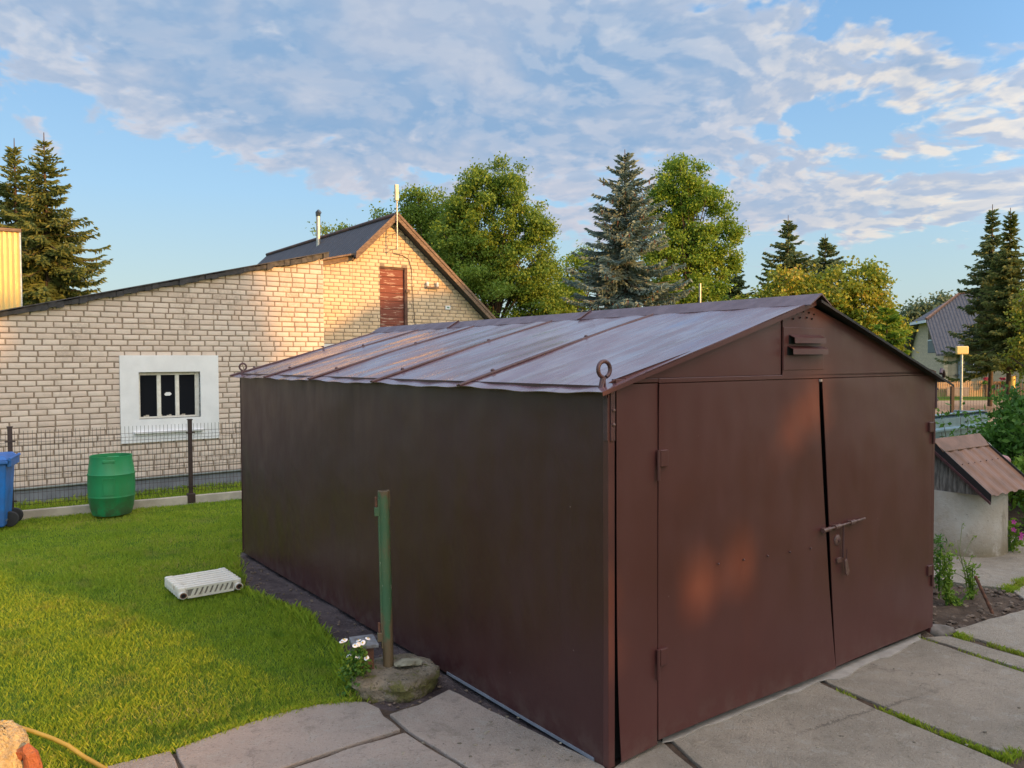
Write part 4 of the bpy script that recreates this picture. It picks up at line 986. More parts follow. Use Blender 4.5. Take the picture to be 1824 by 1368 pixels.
for k in range(12):
    x, y = rs.uniform(-.03, .03, 2); X2, Y2 = rs.uniform(-.09, .07), rs.uniform(-.07, .05); Z2 = rs.uniform(.24, .36)
    stm.tube([(x, y, 0), ((x+X2)/2, (y+Y2)/2, Z2*.6), (X2, Y2, Z2)], .0018, 4)
    fm_ = MB().lathe([(.001, .004), (.016, .001), (.017, .0)], 9, (0, 0, 0)); h = fm_.build('flower', M_WHITE, da, fixn=False); h.location = (X2, Y2, Z2); h.rotation_euler = (rs.uniform(0, .9), rs.uniform(-.4, .4), 0)
    MB().lathe([(.006, .002), (.005, .006), (.001, .007)], 8).build('flower_centre', simple('yellow_eye', (.6, .4, .03)), h) if k < 9 else None
stm.build('stems', M_LEAFD, da, fixn=False)

# ================================================================== WELL
wc = Vector((4.76, 8.50, 0))
well = empty('well', wc, YAW-.02, 'round whitewashed concrete well with a small brown corrugated gable roof', 'well')
def wellm(g, b, o):
    co = obj_co(g); z = g.sep(co)[2]; n = g.noise(co, 3.5, 6, .65); n2 = g.noise(co, 26, 5, .75)
    c = g.mix(g.rng(n, .35, .7), (.56, .50, .43), (.46, .375, .29)); c = g.mix(g.rng(n2, .60, .68, 0, .7), c, (.14, .12, .09))
    st = g.noise(g.scl(co, (1, 1, .25)), 7, 5, .7); c = g.mix(g.rng(st, .55, .7, 0, .5), c, (.22, .18, .13)); low = g.mul(g.rng(z, .0, .34, 1, 0), g.rng(g.noise(co, 5, 6, .75), .22, .5)); c = g.mix(g.mul(low, .9), c, (.20, .155, .085))
    g.put(b.inputs['Base Color'], c); b.inputs['Roughness'].default_value = .9; bump(g, b, g.add(n2, g.mul(n, .8)), .012)
M_WELL = pmat('old_whitewash', wellm)
MB().lathe([(.50, -.03), (.48, .01), (.475, .35), (.472, .655), (.42, .655), (.42, .3)], 56, cap=False, fn=lambda a_, z: 1+.006*math.sin(5*a_+z*4)).build('well_ring', M_WELL, well, smooth=50)
zA, zE, hwid, hl_ = 1.14, .66, .56, .475
# gable ends (vertical boards) on both ends
for sx in (-1, 1):
    m = MB(); nb = 11; x = sx*(hl_-.03)
    for k in range(nb):
        y0 = -.47+.94*k/nb; y1 = -.47+.94*(k+1)/nb-.004; zf = lambda y: zA-.03-(zA-zE)*abs(y)/hwid
        pts = [(x, y0, .655), (x, y1, .655)]
        pts += [(x, y1, max(.66, zf(y1)))] + ([(x, 0, zf(0))] if y0 < 0 < y1 else []) + [(x, y0, max(.66, zf(y0)))]
        m.prism(pts, (.018*sx*(-1), 0, 0))
    m.build('gable_boards', M_TIMB, well)
M_WR = simple('brown_roof_sheet', (.24, .115, .065), (.15, .08, .05), .5, 3, spec=.3, amount=(.4, .7))
for sy in (-1, 1):
    m = MB(); nx = 72
    for i in range(nx+1):
        x = -hl_-.02+(2*hl_+.04)*i/nx; w = max(0, min(1, .5+1.0*math.sin(i/nx*2*math.pi*5))); h_ = .016*w
        m.v += [(x, sy*.0, zA+h_), (x, sy*(hwid+.0), zE+h_)]
    for i in range(nx): k = 2*i; m.f.append((k, k+1, k+3, k+2))
    o = m.build('roof_sheet', M_WR, well, smooth=40, fixn=False); solid(o, .003)
    for j, zf in enumerate((.12, .45)):
        for k in range(7):
            x = -hl_+.07+k*.13; MB().blobs((x, sy*hwid*zf, zA-(zA-zE)*zf+.022), .007, 1, 4, 0).build('screw', M_LOCK, o)
for sx in (-1, 1):
    for sy in (-1, 1):
        MB().prism([(sx*(hl_+.025), 0, zA+.035), (sx*(hl_+.025), sy*(hwid+.01), zE+.03), (sx*(hl_+.025), sy*(hwid+.01), zE-.06), (sx*(hl_+.025), 0, zA-.075)], (sx*.006, 0, 0)).build('verge_trim', simple('dark_trim', (.03, .024, .022), rough=.45), well)
        MB().prism([(sx*(hl_+.033), 0, zA-.045), (sx*(hl_+.033), sy*(hwid+.01), zE-.045), (sx*(hl_+.033), sy*(hwid+.01), zE-.07), (sx*(hl_+.033), 0, zA-.075)], (sx*.02, 0, 0)).build('verge_batten', M_SEAM, well)
MB().prism([(-hl_-.04, -.11, zA-.075), (-hl_-.04, 0, zA+.045), (-hl_-.04, .11, zA-.075), (-hl_-.04, .11, zA-.068), (-hl_-.04, 0, zA+.052), (-hl_-.04, -.11, zA-.068)], (2*hl_+.08, 0, 0)).build('ridge_cap', M_WR, well)

# garden ornaments behind the well (rounded caps)
for (px, py, Y, r_, c_, lab) in ((1754, 793, 9.35, .075, (.45, .40, .28), 'cream rounded mushroom ornament peeping over the far end of the well ridge'), (1786, 818, 9.3, .085, (.48, .22, .20), 'pink rounded mushroom ornament behind the right slope of the well roof')):
    p = atY(px, py, Y); e = empty('mushroom_ornament', (p.x, p.y, 0), 0, lab, 'ornament')
    MB().lathe([(.035, 0), (.03, p.z*.5), (.025, p.z)], 12).build('stalk', M_CONC, e, smooth=50)
    MB().lathe([(r_*.9, -.01), (r_, .01), (r_*.93, r_*.45), (r_*.6, r_*.8), (.002, r_*.95)], 20, (0, 0, p.z-.03)).build('cap', simple('ornament_cap', c_, rough=.55), e, smooth=60)
p = atY(1673, 792, 8.9); e = MB().tube([(0, 0, -.25), (0, 0, 0), (.02, 0, .03)], [.03, .024, .008], 8); e.tube([(0, 0, -.02), (.04, 0, .02)], .008, 6).tube([(0, 0, -.01), (.045, 0, -.005)], .008, 6)
o = e.build('pale_ornament', simple('pale_figure', (.5, .48, .36)), smooth=60); o.location = p; tag(o, 'tiny pale garden ornament tip between the garage edge and the well ridge', 'ornament')

# galvanised sheet panel lying behind -----------------------------------
gA = atY(1610, 745, 10.9); gB = atY(1760, 736, 12.6); ez = (gB-gA); ez.z = 0; ga = math.atan2(ez.y, ez.x); GLn = ez.length
gs = empty('sheet_metal_stack', (gA.x, gA.y, 0), ga, 'blue grey galvanised ribbed sheet metal bin standing behind the shrubs', 'metal sheet')
zt_ = atY(1665, 741, 11.4).z
prof_ = [(0, zt_), (.10, zt_-.0), (.10, zt_-.03), (0, zt_-.06), (0, zt_-.19), (-.05, zt_-.21), (-.05, zt_-.235), (0, zt_-.25), (0, zt_-.43), (-.05, zt_-.45), (-.05, zt_-.47), (0, zt_-.49), (0, zt_-.70)]
m = MB()
for i, x in enumerate((0, GLn)):
    m.v += [(x, y, z) for y, z in prof_]
n = len(prof_)
for k in range(n-1): m.f.append((k, k+1, n+k+1, n+k))
o = m.build('ribbed_sheet', simple('blue_grey_sheet', (.24, .35, .40), (.17, .26, .30), .35, 5, metal=.25), gs, fixn=False); solid(o, .004)
for k in range(5): MB().blobs((GLn*(k+.5)/5, -.012, zt_-.14), .012, 1, 4, 0).build('bolt', M_SEAM, gs)
MB().box(0, .05, .0, .5, 0, zt_-.02).box(GLn-.05, GLn, 0, .5, 0, zt_-.02).build('upright', M_GALV, gs)

# ================================================================== PLANTS RIGHT OF THE GARAGE
def leafy(name, base, lab, cat, pts, n, sig, L, Wd, mat, stems=None, seed=1, group=None):
    e = empty(name, base, 0, lab, cat, group); rs = np.random.RandomState(seed)
    quads('leaves', leafset(rs, pts, n, sig, L, Wd), mat, e)
    m = MB(); q = np.asarray(pts)
    for k in rs.choice(len(q), min(stems or 14, len(q)), replace=False):
        x, y, z = q[k]; m.tube([(x*.2, y*.2, 0), (x*.6, y*.6, z*.55), (x, y, z)], [.008, .006, .003], 5)
    m.build('stems', M_BARK if L > .06 else M_LEAFD, e, fixn=False); return e
def cloud(rs, n, cx, cy, cz, rx, ry, rz):
    v = rs.normal(0, 1, (n, 3)); v /= np.linalg.norm(v, axis=1)[:, None]; v *= rs.uniform(.45, 1, (n, 1))**.5
    return v*[rx, ry, rz]+[cx, cy, cz]
rs = np.random.RandomState(77)
# tall shrub
bx = 7.2; by = 11.0
p = np.concatenate([cloud(rs, 60, 0, 0, .55, 1.0, .7, .5), cloud(rs, 26, -.1, -.1, 1.05, .45, .35, .32), cloud(rs, 10, -.05, 0, 1.38, .22, .2, .18)])
leafy('leafy_shrub', (7.0, 11.0, 0), 'tall dark green shrub with pointed leaves rising above the well roof', 'shrub', p, 5200, (.10, .10, .08), .11, .05, M_LEAFD, 26, 1)
p = np.concatenate([cloud(rs, 26, 0, 0, .75, .28, .2, .35), np.array([[.05, 0, 1.2], [.1, 0, 1.32], [-.05, 0, 1.25], [-.3, 0, 1.05], [-.28, 0, 1.2], [-.3, 0, 1.33]])])
leafy('climbing_shrub', (5.92, 10.4, 0), 'loose shrub with single large leaves before the blue grey sheet metal', 'shrub', p, 170, (.07, .05, .07), .09, .05, M_LEAFD, 24, 2)
p = cloud(rs, 40, 0, 0, .42, .75, .4, .36)
leafy('bright_bush', (5.55, 10.1, 0), 'bright green feathery bush directly behind the well ridge', 'shrub', p, 3000, (.09, .08, .06), .08, .02, M_LEAF2, 12, 3)
p = cloud(rs, 60, 0, 0, .42, 1.0, .7, .42)
leafy('low_bush', (6.9, 9.5, 0), 'dense low green bush at the right edge beside the well roof', 'shrub', p, 5200, (.09, .09, .07), .085, .045, M_LEAF2, 12, 4)
p = cloud(rs, 50, 0, 0, .35, .8, .5, .4)
leafy('low_bush', (6.6, 8.9, 0), 'dark low bush right behind the well ring at the photo edge', 'shrub', p, 3600, (.08, .08, .06), .07, .04, M_LEAFD, 12, 5)
# marigold-like plants by the corner
def upright(loc, h, lab, nst, spread, n, L, mat, seed, nm='garden_plant'):
    rs = np.random.RandomState(seed); pts = []
    for k in range(nst):
        a_ = rs.uniform(0, 6.28); rr = rs.uniform(0, spread)
        for t in np.linspace(.15, 1, 9): pts.append((rr*t*math.cos(a_), rr*t*math.sin(a_), h*t*rs.uniform(.9, 1)))
    e = leafy(nm, loc, lab, 'plant', np.array(pts), n, (.02, .02, .02), L, L*.38, mat, nst*3, seed); return e
q = gnd(1682, 1078); upright((q.x+.02, q.y, 0), .42, 'bright green upright plant in the bed at the right foot of the garage', 5, .09, 420, .045, M_LEAF2, 11)
q = gnd(1690, 1062); upright((q.x, q.y+.15, 0), .50, 'dark leaved plant behind the bright plant against the garage corner', 3, .09, 260, .05, M_LEAFD, 12)
q = gnd(1732, 1068); upright((q.x, q.y, 0), .30, 'small green plant in the bare bed left of the leaning iron bar', 4, .07, 260, .04, M_LEAF2, 13)
q = gnd(1706, 1078); upright((q.x, q.y, 0), .10, 'low sprawling green weeds in front of the bed plants', 6, .16, 160, .045, M_LEAF2, 14)
q = gnd(1725, 1062); e = empty('seed_stalk', (q.x, q.y, 0), 0, 'tall pale branching seed stalk with sparse leaves before the well', 'plant')
m = MB(); main = [(0, 0, 0), (-.03, 0, .18), (-.07, 0, .34), (-.10, .0, .48)]
m.tube(main, [.006, .005, .004, .002], 6)
tips = []
for (t0, t1) in (((-.03, 0, .18), (.04, .02, .34)), ((-.05, 0, .26), (-.16, 0, .44)), ((-.06, 0, .3), (.03, 0, .50)), ((-.02, 0, .12), (.08, 0, .26)), ((-.08, 0, .4), (-.06, 0, .62)), ((-.02, 0, .14), (-.12, 0, .2))):
    m.tube([t0, tuple((np.array(t0)+t1)/2+[0, 0, .01]), t1], .0028, 5); tips.append(t1)
m.build('stalk', simple('pale_stalk', (.26, .27, .12), (.18, .2, .07)), e, fixn=False); rs = np.random.RandomState(5); quads('leaves', leafset(rs, np.array(tips), 60, (.015, .015, .012), .03, .011), M_LEAF2, e)
q = gnd(1769, 1088); q2 = Vector((q.x-.10, q.y+.08, .26)); cbm = MB().tube([tuple(q-Vector((0, 0, .03))), tuple(q2)], .013, 8); o = cbm.build('iron_bar', M_RUST, smooth=50); tag(o, 'short rusty iron bar leaning in the bare soil bed', 'bar')
q = gnd(1815, 990); rs = np.random.RandomState(8)
pe = leafy('petunia', (q.x+.02, q.y+.2, 0), 'magenta petunias in a green clump at the right edge beside the well', 'flower', cloud(rs, 22, 0, 0, .17, .13, .1, .16), 420, (.03, .03, .03), .045, .028, M_LEAF2, 8, 21)
M_MAG = simple('magenta_petal', (.50, .02, .28), (.35, .01, .2), .6)
for (a_, b_, c_) in ((-.03, -.12, .33), (-.03, -.12, .25), (.03, -.14, .17), (.05, -.12, .2), (.12, -.1, .26)):
    f_ = MB(); 
    for k in range(5):
        an = k*1.2566; f_.poly([(0, 0, 0), (.020*math.cos(an-.45), .020*math.sin(an-.45), .008), (.030*math.cos(an), .030*math.sin(an), .010), (.020*math.cos(an+.45), .020*math.sin(an+.45), .008)])
    h = f_.build('petals', M_MAG, pe, fixn=False); h.location = (a_, b_, c_); h.rotation_euler = (1.2, 0, a_*4)
# grass in the slab joints
def tufts(name, segs, dens, h, seed, lab):
    rs = np.random.RandomState(seed); V = []
    for (a_, b_, w, d) in segs:
        A_, B_ = gnd(*a_), gnd(*b_); L = (B_-A_).length; n = int(L*dens*d)
        t = rs.rand(n); t = t[np.sin(t*L*9+seed)+np.sin(t*L*23)*.7 > -.7]; n = len(t)
        x = A_.x+(B_.x-A_.x)*t+rs.normal(0, w, n); y = A_.y+(B_.y-A_.y)*t+rs.normal(0, w, n)
        hh = h*rs.uniform(.4, 1.1, n); an = rs.uniform(0, 6.28, n); la = rs.uniform(0, 6.28, n)
        dx_, dy_ = np.cos(an)*.0022, np.sin(an)*.0022; bx_, by_ = np.cos(la)*hh*.6, np.sin(la)*hh*.6; Z = np.full(n, -.02)
        V.append(np.stack([np.stack([x-dx_, y-dy_, Z], 1), np.stack([x+dx_, y+dy_, Z], 1), np.stack([x+bx_*.5+dx_, y+by_*.5, Z+hh*.7], 1), np.stack([x+bx_, y+by_, Z+hh], 1)], 1))
    o = quads(name, np.concatenate(V), M_GRASS); tag(o, lab, 'grass', kind='stuff')
tufts('joint_moss', [((1490, 1230), (1790, 1352), .006, .5), ((1600, 1273), (1790, 1352), .007, .9), ((1640, 1137), (1830, 1197), .004, .25), ((1690, 1128), (1830, 1167), .008, .7), ((1690, 1127), (1730, 1137), .03, 3), ((1790, 1350), (1830, 1325), .02, 2), ((1795, 1050), (1830, 1032), .03, 4)], 1300, .042, 3, 'green moss and grass growing in the joints between the concrete slabs')
tufts('lawn_fringe', [((186, 1362), (303, 1333), .022, 1.6), ((313, 1330), (440, 1286), .022, 1.6), ((440, 1286), (560, 1254), .022, 1.6), ((560, 1254), (640, 1248), .022, 1.4)], 1300, .045, 7, 'ragged grass fringe along the edge of the lawn slabs')
tufts('edge_weeds', [((412, 985), (428, 1040), .03, .5), ((430, 1048), (550, 1100), .03, .3), ((550, 1100), (612, 1180), .03, .3), ((600, 1150), (628, 1240), .03, .6)], 1100, .075, 4, 'longer grass and weeds fringing the lawn beside the soil strip')
# debris
cl_m = MB(); cr_ = random.Random(17); pin = inpoly(bed); pin2 = inpoly(strip); nn_ = 0
while nn_ < 520:
    if nn_ < 330: x, y = cr_.uniform(2.6, 5.4), cr_.uniform(5.2, 7.9); ok = pin(x, y)
    else: x, y = cr_.uniform(-3.2, .6), cr_.uniform(3.8, 9.0); ok = pin2(x, y) and (Vector((x, y, 0))-GO).dot(AV) < -.02
    if not ok: continue
    nn_ += 1; s_c = cr_.uniform(.006, .020)*(1 if nn_ < 330 else .6); cl_m.blobs((x, y, (-.008 if nn_ < 330 else -.02)), s_c, nn_, 4, .6, (1.3, 1, .7))
o = cl_m.build('soil_clods', simple('clods', (.22, .155, .11), (.09, .065, .048), .95, 12), smooth=50, fixn=False); tag(o, 'crumbly clods and pebbles scattered over the bare soil', 'soil', kind='stuff')
rr = random.Random(9); 
dm_ = MB()
for k in range(170):
    t = rr.random()
    if k < 60: u, v = rr.uniform(.2, 3), rr.uniform(-1.5, -.02)
    else: u, v = rr.uniform(-.8, -.02), rr.uniform(-.5, .8)
    p = gl(u, v, .002); s = rr.uniform(.003, .009); dm_.blobs((p.x, p.y, .003), s, k, 3, .5, (1.5, 1, .6))
o = dm_.build('grit', simple('grit', (.35, .3, .22), (.12, .1, .07)), smooth=40, fixn=False); tag(o, 'scattered grit and crumbs on the concrete slabs', 'grit', kind='stuff')

# bottom-left ornament and hose ----------------------------------------
op = atY(-5, 1290, 3.3); 
M_FLUFF = simple('rough_yellow_render', (.62, .47, .22), (.42, .33, .2), .95, 25, bscale=70, bdist=.02)
M_ORNG = simple('rough_orange_render', (.45, .14, .05), (.35, .1, .04), .95, 25, bscale=70, bdist=.02)
orn = empty('garden_ornament', (op.x, op.y, 0), 0, 'rough yellow and orange garden figure cut off in the bottom left corner', 'ornament')
m = MB().blobs((-.035, 0, .33), .130, 5, 46, .25, (.95, 1, 1.35)); m2 = MB().blobs((.02, -.03, .13), .17, 6, 46, .2, (.8, .9, 1.1))
def fuzz(m, amt, seed):
    r = random.Random(seed); m.v = [(x+r.uniform(-amt, amt), y+r.uniform(-amt, amt), z+r.uniform(-amt, amt)) for x, y, z in m.v]; return m
fuzz(m, .0055, 1).build('upper_body', M_FLUFF, orn, smooth=180); fuzz(m2, .0055, 2).build('lower_body', M_FLUFF, orn, smooth=180)
t = MB(); P_ = [(.075, .02, .345), (.085, .02, .375), (.105, .02, .388), (.125, .02, .37), (.138, .02, .31), (.13, .02, .24), (.11, 0, .16)]
t.tube(P_, [.018, .024, .026, .03, .034, .036, .03], 12); fuzz(t, .003, 3).build('curled_tail', M_ORNG, orn)
hs = MB(); hp = [(-60, 1292), (25, 1306), (60, 1317), (95, 1330), (122, 1343), (150, 1356), (185, 1376), (240, 1412)]
hs.tube([tuple(gnd(x, y)+Vector((0, 0, .022+(.02 if 0 < i < 5 else 0)))) for i, (x, y) in enumerate(hp)], .0115, 12)
o = hs.build('garden_hose', simple('yellow_hose', (.58, .33, .03), (.5, .27, .02), .45), smooth=60); tag(o, 'yellow garden hose crossing the grass at the bottom left', 'hose')

# ================================================================== TREES
def spruce(px, ytop, Y, wpx, ybase_px, lab, seed, mat, group='spruce trees around the yard', drop=.35, dens=1.0, cones=False, top_bare=.12, tw=.065, name='spruce_tree', shape=.8, low=.3):
    """wpx: half width of the crown in px at its visible foot row ybase_px"""
    tp = atY(px, ytop, Y); H = tp.z; rs = np.random.RandomState(seed); r = random.Random(seed)
    e = empty(name, (tp.x, Y, 0), 0, lab, 'tree', group)
    MB().tube([(0, 0, 0), (.05, 0, H*.4), (0, 0, H*.8), (0, 0, H)], [H*.012, H*.009, H*.005, .012], 8).build('trunk', M_BARK, e, smooth=60)
    zv = atY(px, ybase_px, Y).z; Rv = wpx/f_px*Y; tfrac = (H-zv)/H; R = Rv/(tfrac**shape)
    Q = []; z = H*.955; bm = MB(); C_ = []; lvl = 0
    while z > max(low, H*.04):
        fr_ = (H-z)/H; L0 = R*fr_**shape*(.55+.45*min(1, fr_/.22))*(1+.16*math.sin(z*2.3+seed)); nb = 4+int(4*min(1, fr_*3)); nb = int(nb*dens) or 3
        for k in range(nb):
            a_ = r.uniform(0, 6.283); L = max(.12, L0*r.choice([.4, .6, .8, .95, 1.05, 1.2, 1.34])*r.uniform(.88, 1.1)); zz = z+r.uniform(-.08, .08)
            ca, sa = math.cos(a_), math.sin(a_); ini = .75-1.1*min(1, fr_*1.8)
            n = max(3, int(L/.085)); pts = []
            for i in range(n+1):
                t = i/n; rr_ = L*t; h = ini*rr_*.6-drop*L*math.sin(t*math.pi*.55)*min(1, fr_*2.2)+.22*L*t**3*min(1, fr_*2)
                pts.append((ca*rr_, sa*rr_, zz+h))
            if L > .5 and r.random() < .6: bm.tube([pts[0], pts[n//2], pts[-1]], [.016+.01*L, .010+.004*L, .003], 4, cap=False)
            if fr_ < top_bare: bm.tube([pts[0], pts[-1]], [.012, .004], 4, cap=False)
            for i in range(0 if n < 5 else 1, n+1):
                t = i/n; x, y, zc = pts[i]
                sd = .16+.30*L*(1-t)*.45+.05; cnt = 4 if fr_ > top_bare else 2
                for q in range(cnt):
                    sgn = 1 if q % 2 else -1; th = sgn*r.uniform(.5, 1.15); d = (math.cos(a_+th), math.sin(a_+th), r.uniform(-.55, .05) if fr_ > .15 else r.uniform(0, .6))
                    ln = sd*r.uniform(.6, 1.2); Q.append((x, y, zc, d[0]*ln, d[1]*ln, d[2]*ln, tw*r.uniform(.7, 1.3)))
                if fr_ > .2 and r.random() < .6: Q.append((x, y, zc, r.uniform(-.05, .05), r.uniform(-.05, .05), -r.uniform(.10, .24), tw*1.1))
                if cones and .12 < fr_ < .75 and t > .5 and r.random() < .16: C_.append((x, y, zc))
        z -= max(.14, .22*(H/11))*r.uniform(.8, 1.2)/max(.6, min(1.2, dens))*1.0; lvl += 1
    Q = np.array(Q); n = len(Q); P_ = Q[:, :3]; Dv = Q[:, 3:6]; w = Q[:, 6:7]
    sdv = np.cross(Dv, rs.normal(0, 1, (n, 3))+[0, 0, 1.5]); sdv /= np.linalg.norm(sdv, axis=1)[:, None]+1e-9
    V = np.stack([P_, P_+Dv*.45+sdv*w/2, P_+Dv, P_+Dv*.45-sdv*w/2], 1)
    # second blade of the spray, at right angles
    s2 = np.cross(Dv, sdv); s2 /= np.linalg.norm(s2, axis=1)[:, None]+1e-9
    V2 = np.stack([P_, P_+Dv*.5+s2*w/2, P_+Dv*.95, P_+Dv*.5-s2*w/2], 1)
    quads('crown', np.concatenate([V, V2]), mat, e)
    bm.build('branches', M_BARK, e, fixn=False)
    if C_:
        cm = MB()
        for c in C_[:420]: cm.tube([c, (c[0], c[1], c[2]-.05), (c[0], c[1], c[2]-.16)], [.012, .032, .012], 5)
        tag(cm.build('cones', simple('brown_cones', (.24, .11, .06), (.16, .07, .04)), e, fixn=False), kind='stuff')
    return e
def broad(px, Y, blobs_, lab, seed, mat, nleaf, L, name='broadleaf_tree', group='broadleaf trees behind the garage', ntip=420, sig=.22, trunk=.16, sparse=0):
    """blobs_: list of (px, py, rx_px, ry_px) crown lobes at distance Y"""
    base = atY(px, 641, Y); rs = np.random.RandomState(seed); e = empty(name, (base.x, Y, 0), 0, lab, 'tree', group)
    k = Y/f_px; T = []; A_ = np.array([b[2]*b[3] for b in blobs_], float); A_ /= A_.sum()
    lob = []
    for b in blobs_:
        c = atY(b[0], b[1], Y); lob.append((c.x-base.x, 0, c.z, b[2]*k, b[3]*k))
    for i, (x, y, z, rx, rz) in enumerate(lob):
        n = max(6, int(ntip*A_[i])); v = rs.normal(0, 1, (n, 3)); v /= np.linalg.norm(v, axis=1)[:, None]; v *= rs.uniform(.15, 1, (n, 1))**.42
        v *= 1+.16*np.sin(v[:, :1]*7+i)*np.sin(v[:, 2:]*9+i*2)
        T.append(v*[rx, rx*.85, rz]+[x, y+rs.uniform(-.3, .3), z])
    T = np.concatenate(T); T = T[T[:, 2] > .4]
    V = leafset(rs, T, nleaf, (sig, sig, sig*.75), L, L*.62); quads('crown', V, mat, e)
    ztop_ = max(l[2]+l[4] for l in lob); m = MB(); H = ztop_*.8
    m.tube([(0, 0, 0), (.1, 0, H*.3), (-.05, .1, H*.6), (0, 0, H)], [trunk, trunk*.75, trunk*.45, trunk*.15], 8); m.build('trunk', M_BARK, e, smooth=60)
    bm = MB()
    for j in rs.choice(len(T), min(70, len(T)), replace=False):
        x, y, z = T[j]; z0 = min(H, max(.8, z*.45+rs.uniform(-.3, .6))); bm.tube([(0, 0, z0), (x*.45, y*.45, z0+(z-z0)*.6), (x, y, z)], [.055, .035, .010], 5, cap=False)
    bm.build('branches', M_BARK, e, fixn=False); return e
spruce(25, 246, 29, 92, 520, 'slightly shorter dark spruce at the far left edge, left of its taller twin', 31, M_SPR, tw=.06, dens=1.35, shape=.9)
spruce(78, 236, 26.5, 92, 520, 'tall dark spruce at the left with long drooping branches above the annex roof', 32, M_SPR, tw=.06, dens=1.35, shape=.9)
broad(880, 36, [(870, 400, 80, 112), (930, 460, 72, 110), (825, 420, 50, 80), (790, 520, 60, 70), (970, 590, 60, 60), (820, 470, 60, 95), (870, 560, 120, 95), (975, 520, 38, 60), (905, 340, 35, 45), (845, 345, 35, 50), (960, 410, 25, 40), (985, 560, 45, 55)], 'large rounded sunlit broadleaf tree right behind the house gable', 41, M_LEAF, 110000, .135, ntip=760, sig=.19)
broad(755, 40, [(760, 385, 38, 58), (735, 370, 25, 35), (790, 420, 38, 70), (720, 390, 30, 25), (680, 385, 18, 12), (770, 480, 60, 60), (600, 410, 40, 8)], 'thinner dark broadleaf tree just right of the antenna, behind the house ridge', 42, M_LEAF, 24000, .14, ntip=260, sig=.22)
broad(1030, 44, [(1020, 510, 35, 55), (1045, 470, 22, 30), (1000, 580, 50, 60)], 'small dark tree squeezed between the big rounded tree and the blue spruce', 43, M_LEAF2, 14000, .16, ntip=120, sig=.25)
spruce(1113, 266, 30, 88, 540, 'blue grey spruce hung with brown cones in the middle behind the garage', 33, M_SPRB, cones=True, tw=.075, drop=.18, dens=1.3, top_bare=.03, shape=.62)
broad(1225, 37, [(1210, 340, 55, 60), (1180, 400, 45, 80), (1255, 400, 55, 80), (1215, 470, 75, 80), (1235, 550, 75, 90), (1290, 450, 28, 50), (1195, 310, 25, 25)], 'airy light green broadleaf tree right of the blue spruce', 44, M_LEAF2, 60000, .14, ntip=400, sig=.19)
spruce(1310, 448, 42, 30, 560, 'small pointed spruce right of the airy light green tree', 34, M_SPRD, tw=.10)
spruce(1291, 468, 46, 24, 560, 'smallest thin spruce tip beside the airy light green tree', 35, M_SPRD, tw=.10)
spruce(1404, 383, 40, 60, 545, 'slender dark spruce, taller of the pair above the garage ridge', 36, M_SPRD, tw=.10, top_bare=.05)
spruce(1470, 416, 42, 62, 545, 'shorter spruce of the pair above the garage peak, partly behind yellowing leaves', 37, M_SPRD, tw=.10, top_bare=.05)
broad(1500, 24, [(1480, 530, 70, 45), (1530, 560, 60, 55), (1420, 520, 60, 35), (1360, 545, 45, 25), (1540, 500, 32, 35), (1575, 600, 35, 45), (1400, 560, 60, 40), (1500, 600, 100, 50)], 'yellowing green tree spreading behind the garage peak', 45, M_LEAFY, 26000, .13, ntip=420, sig=.15)
spruce(1580, 545, 22, 40, 640, 'low green conifer between the yellowing tree and the far house', 38, M_LEAF2, tw=.07, name='young_conifer')
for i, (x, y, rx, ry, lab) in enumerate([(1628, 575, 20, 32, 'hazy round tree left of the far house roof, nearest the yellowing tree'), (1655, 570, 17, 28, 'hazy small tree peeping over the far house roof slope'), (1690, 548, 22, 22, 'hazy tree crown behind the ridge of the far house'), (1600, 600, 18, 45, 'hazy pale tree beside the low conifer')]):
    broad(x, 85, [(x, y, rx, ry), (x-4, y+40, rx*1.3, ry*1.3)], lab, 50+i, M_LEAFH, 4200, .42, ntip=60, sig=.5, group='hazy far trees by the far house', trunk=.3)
spruce(1768, 364, 33, 56, 600, 'tall dark spruce before the far house, left one of the close pair', 39, M_SPRD, tw=.07, top_bare=.05, dens=1.15, low=2.6, shape=1.0)
spruce(1800, 370, 31, 60, 640, 'tall spruce with sunlit yellow green branches at the right edge', 40, M_SPR, tw=.07, top_bare=.05, dens=1.15, low=1.9, shape=1.0)
broad(1850, 27, [(1845, 560, 30, 60), (1850, 630, 45, 50)], 'sunlit bushy branch mass at the right edge before the far house', 60, M_LEAFY, 5000, .12, ntip=80, sig=.15)
# far tree line closing the horizon
FV = []; fm_t = MB()
for i in range(26):
    x = (-60+i*9.5)*1.1; rs = np.random.RandomState(100+i); Yt = 95+rs.uniform(-8, 20); h = rs.uniform(3.4, 5.0)*(.9 if i > 16 else 1)
    FV.append(leafset(rs, cloud(rs, 40, 0, 0, h*.55, 5.2, 3, h*.45), 1500, (.7, .7, .5), .6, .4)+np.array([x, Yt, 0]))
ft = quads('far_tree_line', np.concatenate(FV), M_LEAFH); tag(ft, 'low hazy tree line along the horizon behind the fields', 'tree line', kind='stuff')
